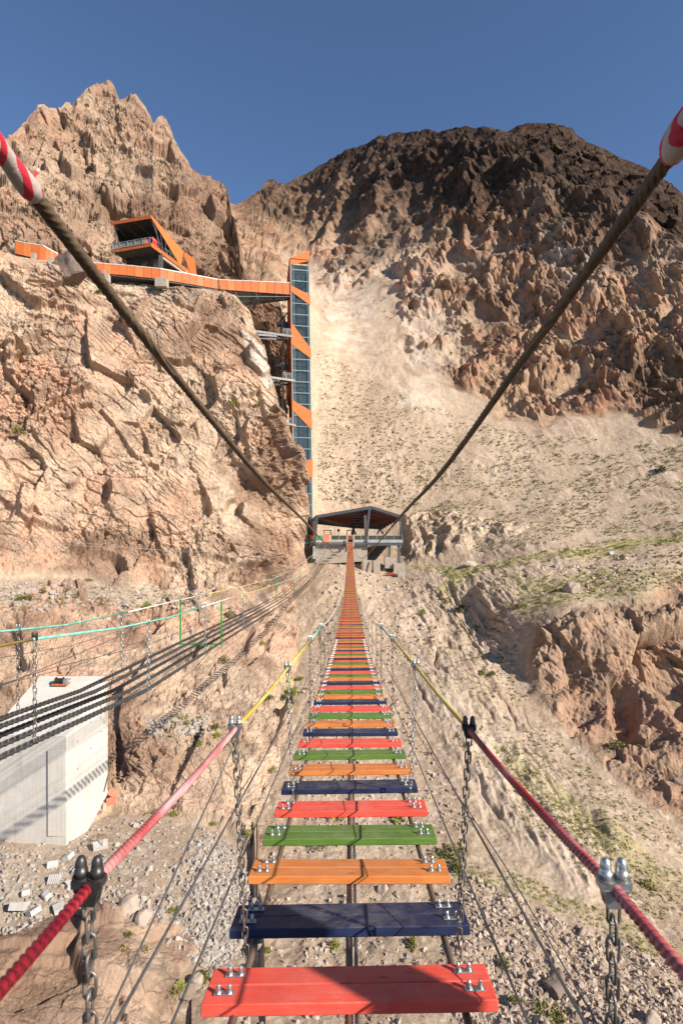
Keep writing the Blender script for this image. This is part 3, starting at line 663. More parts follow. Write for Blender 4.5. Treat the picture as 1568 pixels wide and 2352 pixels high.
# ================================================================ the plank bridge
ORD = ['first', 'second', 'third', 'fourth', 'fifth', 'sixth', 'seventh', 'eighth', 'ninth', 'tenth', 'eleventh', 'twelfth', 'thirteenth', 'fourteenth', 'fifteenth', 'sixteenth', 'seventeenth', 'eighteenth', 'nineteenth']
TENS = {20: ('twentieth', 'twenty'), 30: ('thirtieth', 'thirty'), 40: ('fortieth', 'forty'), 50: ('fiftieth', 'fifty'), 60: ('sixtieth', 'sixty'), 70: ('seventieth', 'seventy'), 80: ('eightieth', 'eighty'), 90: ('ninetieth', 'ninety')}
def ordinal(n):
    if n >= 200: return ('two hundredth' if n == 200 else 'two hundred and ' + ordinal(n - 200))
    if n >= 100: return ('one hundredth' if n == 100 else 'one hundred and ' + ordinal(n - 100))
    if n < 20: return ORD[n - 1]
    t = n // 10 * 10
    return TENS[t][0] if n == t else TENS[t][1] + ' ' + ORD[n - t - 1]
SP, PW, PD, PT, Y1 = .541, 1.20, .118, .046, 2.415
seqc = ['red', 'navy', 'orange', 'green']
cname = dict(red='coral red', navy='navy blue', orange='orange', green='green')
def plank_proto(colour, level):
    root = empty('plank', (0, 0, 0), 'x', 'plank', 'planks of the hanging bridge')
    wd = M[colour]
    if level == 2:
        MB().box((0, 0, -PT / 2), (PW, PD * 2, PT)).build('board', wd, root)
        reg(root); return root
    for s in (-1, 1):
        MB().bevel_box((0, s * (PD / 2 + .0015), -PT / 2), (PW, PD, PT), .004).build('board', wd, root)
    for sx in (-1, 1):
        for sy in (-1, 1):
            x, y = sx * .508 + (.012 if sy > 0 else -.012) * sx * -1, sy * PD / 2 + .004
            pl = MB().bevel_box((x, y, .003), (.085, .032, .006), .002).build('mounting_plate', M['zinc'], root)
            for bx in (-1, 1):
                m = MB(); c = Vector((x + bx * .023, y, .006))
                if level == 0:
                    m.lathe(c, (0, 0, 1), [(.0125, 0), (.0125, .010)], 6)
                    m.lathe(c + Vector((0, 0, .010)), (0, 0, 1), [(.0095, 0), (.0095, .008), (.0082, .016), (.005, .021), (.0015, .023)], 10)
                else:
                    m.lathe(c, (0, 0, 1), [(.012, 0), (.011, .012), (.008, .026), (.003, .031)], 6)
                m.build('bolt', M['zinc'], pl, smooth=False)
    reg(root); return root
extra = {1: 'sunlit left end and shaded right end', 2: 'deep shade on its left half', 3: 'with a knot near its right end', 4: 'scuffed along its front edge'}
protos = {}
NPL = 220
for i in range(NPL):
    c = seqc[i % 4]; y = Y1 + SP * i
    lv = 0 if i < 12 else (1 if i < 36 else 2)
    key = (c, lv)
    if key not in protos: protos[key] = plank_proto(c, lv); o = protos[key]
    else: o = copy_tree(protos[key])
    o.location = (random.uniform(-.008, .008), y, deck_z(y) + random.uniform(-.006, .006))
    o.rotation_euler = (math.atan(deck_slope(y)) + random.uniform(-.02, .02), -.010 + random.uniform(-.008, .008), random.uniform(-.008, .008))
    n = i + 1
    if n == 1: lb = 'coral red plank nearest the viewer, first step of the hanging bridge'
    elif n <= 4: lb = f'{cname[c]} plank, {ORD[i]} step from the near end, {extra[n]}'
    else: lb = f'{cname[c]} plank, {ordinal(n)} step from the near end of the bridge'
    o['label'] = lb
# cables that carry the planks
def along(x, off, y0, y1, st):
    n = int((y1 - y0) / st); return [Vector((x, y0 + (y1 - y0) * k / n, deck_z(y0 + (y1 - y0) * k / n) + off)) for k in range(n + 1)]
for x, lb in ((-.47, 'brown twisted deck cable under the left ends of the planks'), (.47, 'brown twisted deck cable under the right ends of the planks'), (-.005, 'brown twisted deck cable under the middle of the planks')):
    m = MB().tube(along(x, -.066, 1.3, 7., .012), .0165, 12, lobes=6, amp=.10, pitch=.11)
    m.tube(along(x, -.066, 7., 120., .8), .0165, 6)
    tag(m.build('deck_cable', M['cable_tan'], smooth=True), lb, 'cable', 'cables under the plank bridge')
m = MB().tube(along(.028, -.062, 1.3, 30., .3), .009, 6)
tag(m.build('deck_wire', M['wire']), 'thin grey wire beside the middle deck cable', 'wire')
for s, nm in ((-1, 'left'), (1, 'right')):
    for h0, h1, lv in ((.27, .33, 'lower'), (.60, .64, 'upper')):
        pts = [Vector((s * (.56 if h0 < .5 else .555), y, deck_z(y) + h0 + (h1 - h0) * min(1, (y - 1) / 5))) for y in np.arange(.7, 120, .5)]
        tag(MB().tube(pts, .0052, 6).build('guard_wire', M['wire']), f'grey steel {lv} guard wire on the {nm} side of the plank bridge', 'wire', 'guard wires of the plank bridge')
# thin loose lines further out
tag(MB().tube([at(200, 2440, 1.30), at(240, 2352, 1.34), at(500, 1797, 2.4), at(545, 1690, 2.62)], .0032, 5).build('thin_wire', M['wire']), 'thin wire slanting up to the second clip of the left hand rope', 'wire')
tag(MB().tube([at(1400, 2400, 1.9), at(1160, 1990, 2.7), at(960, 1690, 5.0), at(890, 1510, 8.6)], .003, 5).build('thin_wire', M['wire']), 'thin wire running outside the right guard wires over the gravel', 'wire')
# ---------------------------------------------------------------- main cables with cloth wraps
for s, nm in ((-1, 'left'), (1, 'right')):
    if s < 0: K = [(-1.25, 1.0, 1.42), (-1.25, 2.03, 1.292), (-1.25, 2.26, 1.255), (-1.25, 3.9, 1.0), (-1.22, 8, .44), (-1.2, 14, -.15), (-1.18, 24.5, -1.25), (-1.18, 42, -3.1), (-1.18, 60.3, -4.72), (-.95, 90, -6.5), (-.75, 119, -6.7)]
    else: K = [(1.25, 1.0, 1.65), (1.25, 2.14, 1.435), (1.25, 2.25, 1.388), (1.25, 3.9, 1.14), (1.25, 8, .52), (1.25, 13.5, -.04), (1.23, 24.5, -1.3), (1.22, 42, -3.2), (1.2, 62, -5.05), (1.02, 90, -6.75), (.80, 119, -6.9)]
    pts = bez(K, 60); near = [p for p in pts if p.y < 16]; far = [p for p in pts if p.y >= 15.9]
    fine = []
    for a, b in zip(near, near[1:]):
        n = max(1, int((b - a).length / .025)); fine += [a.lerp(b, k / n) for k in range(n)]
    root = empty('main_cable', (s * 1.25, 2.2, 1.3), f'thick brown twisted main cable rising to the upper {nm} corner', 'cable', 'main cables of the bridge')
    MB().tube(fine, .0275, 24, lobes=6, amp=.32, pitch=.30).build('strand', M['rope_brown'], root, smooth=True, world=True)
    MB().tube(far[::4], .0285, 8).build('strand', M['cable_tan'], root, smooth=True, world=True)
    lim = 2.26 if s < 0 else 2.245
    w = [p for p in fine if .9 < p.y < lim]; rs = []
    for k, p in enumerate(w):
        dd = lim - p.y
        r = .039 + (.004 * math.sin(dd * 26) if s < 0 else .010 * math.sin(dd * 20) + .014 * min(1, dd * 6)); rs.append(max(.034, r) if dd > .02 else .035)
    MB().tube(w, rs, 18).build('cloth_wrap', M['cloth'], root, smooth=True, world=True, label='red and white cloth tied round the cable')
    e = w[-1]
    m = MB().tube([e + Vector((.0, -.03, .035)), e + Vector((.012, -.02, .075)), e + Vector((.02, -.01, .10))], [.009, .006, .008], 6)
    m.build('cloth_knot', M['cloth'], root, smooth=True, world=True)
# ---------------------------------------------------------------- hand ropes with coloured sleeves
HANG = {-1: [(205, 2035, 1.17), (540, 1674, 2.58), (660, 1535, 4.85), (712, 1471, 7.3), (737, 1440, 9.75)],
        1: [(1408, 2040, 1.17), (1076, 1676, 2.58), (955, 1530, 4.85), (901, 1468, 7.3), (875, 1440, 9.8)]}
SLV = {-1: ['sl_red', 'sl_pink', 'sl_yellow', 'sl_yellow', 'sl_mint'], 1: ['sl_rose', 'sl_rose', 'sl_yellow', 'sl_yellow', 'sl_mint']}
ropept = {}
def links(m, top, length, pitch, wire, seg=8, n=6, ph=0):
    for k in range(int(length / pitch)):
        c = Vector(top) - Vector((0, 0, pitch * (k + .5)))
        m.add(*link_geo(c, pitch, wire, (k + ph) % 2, seg, n))
def link_geo(c, pitch, wire, turn, seg=8, n=6, axis=None):
    L, W = pitch * .72, pitch * .33; q = []
    for k in range(seg):
        t = 2 * math.pi * k / seg; q.append((math.cos(t) * W, math.sin(t) * W + (L - W if math.sin(t) >= 0 else W - L)))
    a = Vector((0, 0, 1)) if axis is None else axis.normalized()
    u = Vector((1, 0, 0)) if abs(a.x) < .9 else Vector((0, 1, 0))
    x = a.cross(u).normalized(); y = a.cross(x).normalized(); sd = (x if turn else y)
    mm = MB().tube([c + sd * p + a * z for p, z in q], wire, n, closed=True); return mm.v, mm.f
def clip_parts(root, p, d, s, mat, big):
    # saddle, U bolt and two domed nuts on a wire rope
    d = d.normalized(); side = d.cross(Vector((0, 0, 1))).normalized(); up = side.cross(d).normalized()
    n = 12 if big else 6; m = MB(); w = .0165; ax = Vector((1, 0, .0)); ax = (ax - d * ax.dot(d)).normalized(); up = Vector((0, 0, 1))
    rot = Matrix((ax, (up.cross(ax)).normalized(), up)).transposed()
    m.box(p + up * .010, (.062, .030, .016), rot); m.prism([p + rot @ Vector(q) for q in ((-.026, -.016, .004), (.026, -.016, .004), (.017, -.014, -.034), (-.017, -.014, -.034))], rot @ Vector((0, .030, 0)))
    m.tube([p + rot @ Vector((.0185 * math.cos(t), .0, -.012 + .028 * math.sin(t) * (1 if math.sin(t) > 0 else .9))) for t in np.linspace(math.pi, 2 * math.pi, 9)], .0055, 6)
    m.lathe(p + up * .018 + ax * w, up, [(.0175, 0), (.0175, .003)], n); m.lathe(p + up * .018 - ax * w, up, [(.0175, 0), (.0175, .003)], n)
    c = m.build('rope_clip', mat, root, world=True)
    for q in (-1, 1):
        b = p + up * .021 + ax * (w * q)
        k = MB().lathe(b, up, [(.0135, 0), (.0135, .014), (.0115, .015), (.0115, .024), (.0105, .032), (.007, .039), (.002, .042)], n if big else 6)
        k.build('dome_nut', mat, c, smooth=big)
for s, nm in ((-1, 'left'), (1, 'right')):
    K = [at(*h) for h in HANG[s]]
    d0 = K[0] + (K[0] - K[1]) * .45
    tail = [Vector((s * .56, y, deck_z(y) + 1.12)) for y in np.arange(14, 119, 7)] + [Vector((s * .62, 120.3, -5.1))]
    nodes = [d0] + K + tail; ropept[s] = nodes
    root = empty('hand_rope', K[1], f'hand rope in red, yellow and mint sleeves along the {nm} side of the planks', 'hand rope', 'hand ropes of the plank bridge')
    for k in range(5):
        a, b = nodes[k], nodes[k + 1]; L = (b - a).length
        if k < 3:
            n = int(L / (.004 if k < 2 else .012)); m = MB().tube([a.lerp(b, j / n) + Vector((0, 0, -.012 * math.sin(math.pi * j / n))) for j in range(n + 1)], .0112, 14, lobes=3, amp=.22 if k < 2 else .08, pitch=.054)
        else: m = MB().tube([a, b], .014, 8)
        m.build('rope_sleeve', M[SLV[s][k]], root, smooth=True, world=True)
    m = MB().tube(nodes[5:9], .013, 6).build('rope_sleeve', M['sl_pale'], root, world=True)
    m = MB().tube(nodes[8:], .014, 6).build('rope_end', M['sl_pale'], root, world=True)
    # hanger chains
    fars = [p for p in tail if p.y < 60]
    ys = [k.y for k in K] + list(np.arange(12.2, 40, 2.45))
    for j, y in enumerate(ys):
        big = j < 5
        p = K[j] if big else Vector((s * .56, y, float(np.interp(y, [q.y for q in nodes], [q.z for q in nodes]))))
        d = (nodes[j + 2] - nodes[j]) if big else Vector((0, 1, -.1))
        lb = (f'hanger chain nearest the viewer on the {nm} rope, ' + ('dark clip with two domed nuts' if s < 0 else 'bright clip with two domed nuts')) if j == 0 else f'{ordinal(j + 1)} hanger chain from the viewer along the {nm} hand rope'
        root2 = empty('hanger_chain', p, lb, 'chain', 'chains hanging from the hand ropes')
        dark = (s < 0 and j == 0) or (s > 0 and j == 1)
        L = p.z - (deck_z(y) - .03)
        if big: clip_parts(root2, p, d, s, M['dark_iron' if dark else 'zinc'], j < 3)
        if j < 3:
            pitch = .040 if j < 2 else .044; n = int((L - .04) / pitch)
            dxx = (s * -.47 * -1) * 0
            for k in range(n):
                t = k / n; c = p + Vector((-s * .05 * t * (1 if j else .2), .0, -.045 - pitch * k))
                mm = MB(); mm.add(*link_geo(c, pitch, .0036, k % 2, 12, 6)); mm.build('chain_link', M['chain'] if j < 2 else M['zinc'], root2, smooth=True, world=True)
        else:
            m = MB(); links(m, p - Vector((0, 0, .03)), L - .03, .05 if j < 9 else .09, .0032 if j < 9 else .0035, 6, 4)
            m.tube([p, p - Vector((0, 0, L))], .0015, 4)
            m.build('chain', M['chain'], root2, world=True)
# ---------------------------------------------------------------- unseen platform behind the viewer; its beam is added to shade the first planks
plat = empty('shade_beam_platform', (0, -1.2, -1.75), 'unseen steel platform at the near end of the bridge with a beam added for shade', 'platform')
MB().box((1.6, -1.9, -1.72), (6.6, 4.2, .12)).build('deck', M['grey_steel'], plat, world=True)
ctr, dr = Vector((3.47, .30, .5)), Vector((.74, -.67, 0)).normalized()
MB().beam(ctr - dr * 2.2, ctr + dr * 3.6, .30, .06).build('beam', M['grey_steel'], plat, world=True)  # added out of view, sized to throw the shade band across the planks
MB().beam(ctr + dr * 2.6 + Vector((0, 0, -.06)), ctr + dr * 2.6 + Vector((0, 0, -2.2)), .16).build('post', M['grey_steel'], plat, world=True)  # added to carry the shading beam
# ================================================================ the chain bridge on the left
def cb_z(y): return interp(y, [(3, -2.2), (5.6, -2.42), (9.6, -3.02), (15.3, -3.50), (24, -4.28), (35, -5.2), (53, -6.05), (75, -6.9), (95, -7.0), (110, -6.6), (121, -6.3)])
def cb_x(y): return interp(y, [(0, -4.0), (40, -4.02), (80, -4.5), (121, -5.3)])
cbw = lambda y: .55
for k in range(5):
    o = -.55 + .275 * k
    m = MB(); pts = []
    y = 4.0; q = 0
    while y < 26:
        c = Vector((cb_x(y) + o, y, cb_z(y))); c2 = Vector((cb_x(y + .05) + o, y + .05, cb_z(y + .05)))
        m.add(*link_geo(c, .088, .0115, q % 2, 8, 5, c2 - c)); y += .058; q += 1
    while y < 121: pts.append(Vector((cb_x(y) + o, y, cb_z(y)))); y += 1.
    m.tube(pts, .024, 6)
    lb = ['farthest left', 'second from the left', 'middle', 'second from the right', 'nearest right'][k]
    tag(m.build('walking_chain', M['chain_dark']), f'black heavy walking chain of the left chain bridge, {lb} of the five', 'chain', 'walking chains of the chain bridge')
for s, nm, cs in ((-1, 'back', [(4, 11.8, 'sl_mint'), (11.8, 18.5, 'sl_pale'), (18.5, 30, 'sl_yellow'), (30, 48, 'sl_mint'), (48, 121, 'sl_pale')]), (1, 'front', [(3.5, 6.1, 'sl_ochre'), (6.1, 13, 'sl_mint'), (13, 17.8, 'sl_pale'), (17.8, 26, 'sl_yellow'), (26, 44, 'sl_mint'), (44, 121, 'sl_pale')])):
    root = empty('hand_rope', (cb_x(9) + s * .6, 9, cb_z(9) + 1.1), f'{nm} hand rope of the chain bridge in mint and pale sleeves', 'hand rope', 'hand ropes of the chain bridge')
    for a, b, c in cs:
        n = max(2, int((b - a) / 2.)); MB().tube([Vector((cb_x(y) + s * .60, y, cb_z(y) + 1.13)) for y in np.linspace(a, b, n + 1)], .016, 8).build('rope_sleeve', M[c], root, smooth=True, world=True)
    for h in (.42, .78):
        tag(MB().tube([Vector((cb_x(y) + s * .62, y, cb_z(y) + h)) for y in np.arange(3.5, 121, 3)], .005, 5).build('guard_wire', M['wire']), f'thin {"lower" if h < .5 else "upper"} guard wire on the {nm} side of the chain bridge', 'wire', 'guard wires of the chain bridge')
    for j, y in enumerate(([6.15, 9.6, 13.4, 18.2, 24, 30] if s > 0 else [7.9, 11.5, 17, 22, 28, 36])):
        x = cb_x(y) + s * .60; t = Vector((x, y, cb_z(y) + 1.13)); root = empty('hanger_chain', t, f'{ORD[j]} hanger chain from the picture edge on the {nm} rope of the chain bridge', 'chain', 'hanger chains of the chain bridge')
        m = MB(); links(m, t, 1.12, .065, .0055, 8, 4); m.build('chain', M['zinc' if j else 'chain'], root, world=True)
        m = MB().box(t + Vector((0, 0, .012)), (.05, .04, .05)); [m.lathe(t + Vector((q, 0, .03)), (0, 0, 1), [(.014, 0), (.014, .03), (.008, .05)], 6) for q in (-.02, .02)]
        m.build('rope_clip', M['dark_iron' if (s > 0 and j == 0) else 'zinc'], root, world=True)
for j, y in enumerate((15.3, 35, 53.5, 74, 96)):
    x, z = cb_x(y), cb_z(y); root = empty('green_frame', (x, y, z), ['nearest green U shaped steel frame across the chain bridge', 'second green U shaped frame along the chain bridge', 'third green U shaped frame along the chain bridge', 'fourth green U shaped frame along the chain bridge', 'fifth green frame of the chain bridge, nearest the pavilion'][j], 'frame', 'green frames of the chain bridge')
    w = .035 if j < 3 else .05
    for s in (-1, 1): MB().beam((x + s * .55, y, z - .02), (x + s * .55, y, z + 1.15), w).build('upright', M['green_paint'], root, world=True)
    MB().beam((x - .57, y, z - .05), (x + .57, y, z - .05), w * 1.3, w).build('sill', M['green_paint'], root, world=True)
for a, b, lb in ((at(-20, 1228, 60), at(640, 1282, 100), 'upper thin stay wire crossing in front of the pink cliff'), (at(-20, 1243, 60), at(690, 1272, 104), 'lower thin stay wire crossing in front of the pink cliff'), (at(-20, 1760, 20), at(180, 1620, 30), 'thin stay wire behind the concrete anchor block'), (at(-30, 1590, 8), at(690, 1280, 100), 'thin stay wire above the chain bridge deck')):
    tag(MB().tube([a, a.lerp(b, .5) - Vector((0, 0, .25)), b], .012 if a.y > 30 else .008, 5).build('stay_wire', M['wire' if a.y < 30 else 'light_steel']), lb, 'wire')
# ================================================================ the lift tower
PHI, LEAN, TB = math.radians(12), -.0140, Vector((-12.32, 126, -8.0)); TW, TD = 4.15, 6.2
def tw(x, y, z): return TB + Vector((x * math.cos(PHI) - y * math.sin(PHI) + LEAN * z, x * math.sin(PHI) + y * math.cos(PHI), z))
tzl = lambda py: (HOR - py) * 126 / FOC + 8.0
tzr = lambda py: (HOR - py) * 126.86 / FOC + 8.0
tower = empty('lift_tower', TB, 'tall glass lift tower with orange diagonal bands beside the cliff', 'tower')
bk = tw(0, 1, 0) - tw(0, 0, 0)
m = MB(); ztop = tzl(606)
for x in (0.12, TW - .12, .62, TW - .55): m.beam(tw(x, -.03, 0), tw(x, -.03, ztop + .2), .24 if x in (.12, TW - .12) else .10, .2, bk)
levels = [tzl(618.7 + 25.75 * k) for k in range(24)]
for z in levels: m.beam(tw(0, -.045, z), tw(TW, -.045, z), .2, .2, (0, 0, 1))
for y in (TD - .1,):
    for x in (.1, TW - .1): m.beam(tw(x, y, 0), tw(x, y, ztop), .24)
    for z in levels[::2]: m.beam(tw(0, y, z), tw(TW, y, z), .16)
for z in levels[::2]: m.beam(tw(TW - .1, 0, z), tw(TW - .1, TD, z), .16)
m.build('frame', M['mullion'], tower, world=True)
zs = [ztop] + levels + [0.5]
for a, b in zip(zs, zs[1:]):
    if a - b < .3: continue
    MB().prism([tw(.05, .08, a - .1), tw(TW - .05, .08, a - .1), tw(TW - .05, .08, b + .1), tw(.05, .08, b + .1)], bk * .03).build('glass_pane', M['glass'], tower, world=True)
MB().prism([tw(TW - .06, .15, .5), tw(TW - .06, TD, .5), tw(TW - .06, TD, ztop), tw(TW - .06, .15, ztop)], (tw(1, 0, 0) - tw(0, 0, 0)) * .03).build('side_glass', M['glass'], tower, world=True)
m = MB()
for x, y in ((1.3, 2.), (2.5, 2.), (1.9, 3.6), (3.2, 3.6)): m.beam(tw(x, y, 0), tw(x, y, ztop - 1.5), .13)
for k, z in enumerate(levels):
    m.beam(tw(.6, 4.6, z), tw(3.6, 4.6, z + (2.2 if k % 2 else -2.2) * .9), .28, .10); m.beam(tw(.4, 3.0, z + .3), tw(3.8, 3.0, z + .3), .14)
m.build('lift_shaft', M['light_steel'], tower, world=True)
MB().prism([tw(1.4, 2.1, levels[1] - .5), tw(2.9, 2.1, levels[1] - .5), tw(2.9, 2.1, levels[2] - .2), tw(1.4, 2.1, levels[2] - .2)], bk * 1.3).build('lift_car', M['light_steel'], tower, world=True)
bands = [('band_top', 596, 599.3, 599.9, 608.8), ('', 655, 678.3, 702, 668.8), ('', 739.6, 801.4, 824, 791), ('', 918.8, 945, 988, 941), ('', 1079, 1052, 1094, 1112)]
for nme, a, b, c, d in bands:
    poly = [tw(-.12, -.2, tzl(a)), tw(TW + .12, -.2, tzr(b)), tw(TW + .12, -.2, tzr(c)), tw(-.12, -.2, tzl(d))]
    MB().prism(poly, bk * .1).build('orange_band', M['orange_light'], tower, world=True)
MB().prism([tw(-.2, -.3, tzl(594.2)), tw(TW + .05, -.3, tzr(598.3)), tw(TW + .05, -.3, tzr(576.3))], bk * 2.4).build('cap', M['orange_light'], tower, world=True)
MB().prism([tw(-.05, -.15, 0), tw(-.05, TD + .1, 0), tw(-.05, TD + .1, tzl(612)), tw(-.05, 3.1, tzl(600)), tw(-.05, -.15, tzl(594.5))], (tw(-1, 0, 0) - tw(0, 0, 0)) * .12).build('side_wall', M['rust_red'], tower, world=True)
# landings of the outside stair, their post and the arms that tie it to the rock
px_w = lambda px, py, Y=127.0: at(px, py, Y)
MB().beam(px_w(649, 742), px_w(650, 985), .32).build('stair_post', M['black_steel'], tower, world=True)
for y0, y1 in ((717, 742), (816, 839), (915.6, 938.5)):
    a, b = px_w(635, y1), px_w(660, y1); m = MB().box((a + b) / 2 + Vector((0, .9, .0)), ((b - a).length, 2.0, .55))
    m.prism([a + Vector((.2, 0, -.25)), b + Vector((0, 0, -.25)), b + Vector((0, 0, -1.0))], (0, 1.6, 0))
    lan = m.build('landing', M['black_steel'], tower, world=True)
    r = MB(); h = (y1 - y0 - 4) * 127 / FOC
    for q in (0, .25, .5, .75, 1.):
        p = a.lerp(b, q) + Vector((0, -.1, .2)); r.beam(p, p + Vector((0, 0, h)), .07)
        p = a.lerp(b, q) + Vector((0, 1.8, .2)); r.beam(p, p + Vector((0, 0, h)), .07)
    for hh in (h, h * .55): r.beam(a + Vector((0, -.1, .2 + hh)), b + Vector((0, -.1, .2 + hh)), .09); r.beam(a + Vector((0, -.1, .2 + hh)), a + Vector((0, 1.8, .2 + hh)), .09)
    r.beam(a + Vector((.3, .8, .3)), b + Vector((0, .8, h + .6)), .5, .12)
    r.build('railing', M['black_steel'], lan)
M['zinc_dull'] = mat_plain('dull_zinc', (.24, .235, .22), .6, .1, .2, 1.)
for (x0, y0), (x1, y1), bot in (((560, 757), (672, 773), 1), ((602, 864), (677, 874.5), 1), ((640, 968), (678, 977.5), 0)):
    a, b = px_w(x0, y0, 122), px_w(x1, y1, 125.3)
    arm = MB().beam(a, b, .3, .45).build('tie_beam', M['zinc_dull'], tower, world=True)
    if bot:
        MB().beam(px_w(x0 + 3, y0 + 9.5, 124), px_w(660, y1 + 1, 129), .3, .42).build('tie_beam', M['grey_steel'], tower, world=True)
        MB().beam(px_w(x0 + 30, y0 + 19, 126), px_w(661, y1 + 9, 129), .3, .4).build('tie_beam', M['dim_steel'], tower, world=True)
    r = MB(); c0, c1 = px_w(650, y1 - 4, 125.2), px_w(669, y1 - 2, 125.2)
    for q in np.linspace(0, 1, 7): p = c0.lerp(c1, q); r.beam(p, p + Vector((0, 0, 1.45)), .07)
    for h in (1.45, 1.1): r.beam(c0 + Vector((0, 0, h)), c1 + Vector((0, 0, h)), .09)
    r.build('railing', M['light_steel'], arm)
# ================================================================ the orange cliff walkway
def walkway(name, label, top, bot, npan, mat, rail=True, beams=True):
    root = empty(name, at(*bot[0]), label, 'walkway', 'orange walkways on the cliff')
    P = lambda tab, t: [at(*tab[i]).lerp(at(*tab[i + 1]), u) for i, u in [(min(int(t * (len(tab) - 1)), len(tab) - 2), t * (len(tab) - 1) - min(int(t * (len(tab) - 1)), len(tab) - 2))]][0]
    for k in range(npan):
        a, b = (k + .03) / npan, (k + .97) / npan
        MB().prism([P(bot, a), P(bot, b), P(top, b), P(top, a)], (.03, .12, 0)).build('panel', M['orange_light'] if k % 4 == 1 else M['orange_steel'], root, world=True)
        q = P(bot, k / npan); u = P(top, k / npan)
        MB().beam(q + Vector((0, .14, 0)), u + Vector((0, .10, .1)), .16).build('post', M['dim_steel'], root, world=True)
    m = MB(); m2 = MB()
    for k in range(len(top) - 1):
        a, b = at(*top[k]), at(*top[k + 1]); m.beam(a + Vector((0, .05, .09)), b + Vector((0, .05, .09)), .16, .12)
        a, b = at(*bot[k]), at(*bot[k + 1]); m2.prism([a + Vector((0, .2, .1)), b + Vector((0, .2, .1)), b + Vector((.2, 3.2, .1)), a + Vector((.2, 3.2, .1))], (0, 0, -.4))
    m.build('handrail', M['white_rail'], root, world=True)
    if beams: m2.build('deck', M['board'], root, world=True)
    return root
wl = walkway('cliff_walkway', 'short orange walkway at the far left behind the dark boulder', [(35, 553.5, 108), (100, 565.5, 108.5), (134, 584, 110)], [(35, 582, 108), (100, 597, 108.5), (134, 606, 110)], 7, 'orange_steel')
for x, y in ((78, 590), (117, 600)): MB().beam(at(x, y - 8, 107.4), at(x, y + 10, 107.4), .7).build('pier', M['concrete_dull'], wl, world=True)
wm = walkway('cliff_walkway', 'long orange walkway along the cliff top below the lookout', [(190, 602, 111), (222, 604.5, 112), (290, 610, 113.5), (367.6, 617.4, 115), (435, 630, 118), (500, 642.5, 121)], [(190, 624, 111), (222, 627, 112), (290, 632, 113.5), (367.6, 641, 115), (435, 652, 118), (500, 663.5, 121)], 20, 'orange_steel')
for x, y in ((239, 628), (372, 642)):
    MB().beam(at(x, y - 8, 111.5 if x < 300 else 114.5), at(x, y + 2, 111.5 if x < 300 else 114.5), .35).build('post', M['light_steel'], wm, world=True)
MB().box(at(372, 651, 114.6), (2.3, 1.6, 1.7)).build('pier', M['concrete_dull'], wm, world=True)
MB().box(at(245, 640, 112.5), (1.2, 1.2, 1.6)).build('pier', M['concrete_dull'], wm, world=True)
for px in (215, 262, 305, 350, 410, 455): 
    y = interp(px, [(190, 625), (367, 642), (500, 664)]); Y = interp(px, [(190, 111), (367, 115), (500, 121)]) + .4
    MB().beam(at(px, y, Y), at(px - 4, y + 9, Y + 1.5), .22).build('bracket', M['dim_steel'], wm, world=True)
wc = walkway('cliff_walkway', 'orange cantilever bridge joining the cliff top to the lift tower', [(502, 643, 121), (585, 646.5, 123.5), (667, 650, 126)], [(505, 664, 121), (585, 670.5, 123.5), (667, 676.5, 126)], 9, 'orange_steel', beams=False)
m = MB().prism([at(514, 668, 121.5), at(667, 677, 126.2), at(661, 690, 128), at(553, 703.5, 125)], (.1, 1.2, .6)); m.build('deck', M['board'], wc, world=True)
for x0, x1 in ((540, 556), (587, 596), (634, 636), (660, 655)):
    MB().beam(at(x0, 670 + (x0 - 514) * .05, 121.2 + (x0 - 514) * .032), at(x1, 705 - (x1 - 550) * .12, 124.2 + (x1 - 553) * .026), .22, .3).build('rib', M['dim_steel'], wc, world=True)
MB().beam(at(530, 681, 121.6), at(664, 681.5, 126), .16).build('rib', M['dim_steel'], wc, world=True); MB().beam(at(545, 692, 123), at(655, 687, 126.4), .16).build('rib', M['dim_steel'], wc, world=True)
# ================================================================ the lookout building above the walkway
B0 = Vector((-41.2, 118, 55.6)); fr = Vector((-9.3, 3.0, 0)).normalized(); sd = Vector((.283, .96, 0)).normalized(); FW = 9.6
bp = lambda u, t, z: B0 + fr * u + sd * t + Vector((0, 0, z - 55.6))
look = empty('lookout_building', B0, 'orange and black lookout station above the cliff walkway', 'building')
MB().prism([bp(0, 0, 55.6), bp(FW, 0, 55.6), bp(FW, 17, 55.6), bp(0, 17, 55.6)], (0, 0, -.45)).build('deck', M['board'], look, world=True)
MB().prism([bp(0, -.08, 55.75), bp(FW, -.08, 55.75), bp(FW, -.08, 55.1), bp(0, -.08, 55.1)], sd * .1).build('deck_edge', M['orange_steel'], look, world=True)
MB().prism([bp(-.08, 0, 55.8), bp(-.08, 16.4, 55.8), bp(-.08, 16.4, 54.9), bp(-.08, 0, 55.0)], fr * .1).build('deck_edge', M['orange_steel'], look, world=True)
MB().prism([bp(0, -.1, 61.1), bp(FW, -.1, 61.3), bp(FW, 12, 58.6), bp(0, 12, 58.6)], (0, 0, .25)).build('roof', M['board'], look, world=True)
MB().prism([bp(-.1, -.25, 61.45), bp(FW + .1, -.25, 61.6), bp(FW + .1, -.25, 60.95), bp(-.1, -.25, 60.75)], sd * .14).build('roof_edge', M['orange_steel'], look, world=True)
MB().prism([bp(-.12, -.25, 61.5), bp(-.12, 11.6, 59.1), bp(-.12, 10.7, 55.2), bp(-.12, 9.9, 55.7), bp(-.12, .1, 60.8)], fr * .12).build('side_panel', M['orange_light'], look, world=True)
m = MB().prism([bp(-.14, 11.6, 59.1), bp(-.14, 16.3, 59.4), bp(-.14, 17.6, 54.6), bp(-.14, 14.9, 55.0), bp(-.14, 11.7, 58.4)], fr * .12); m.build('side_panel', M['orange_steel'], look, world=True)
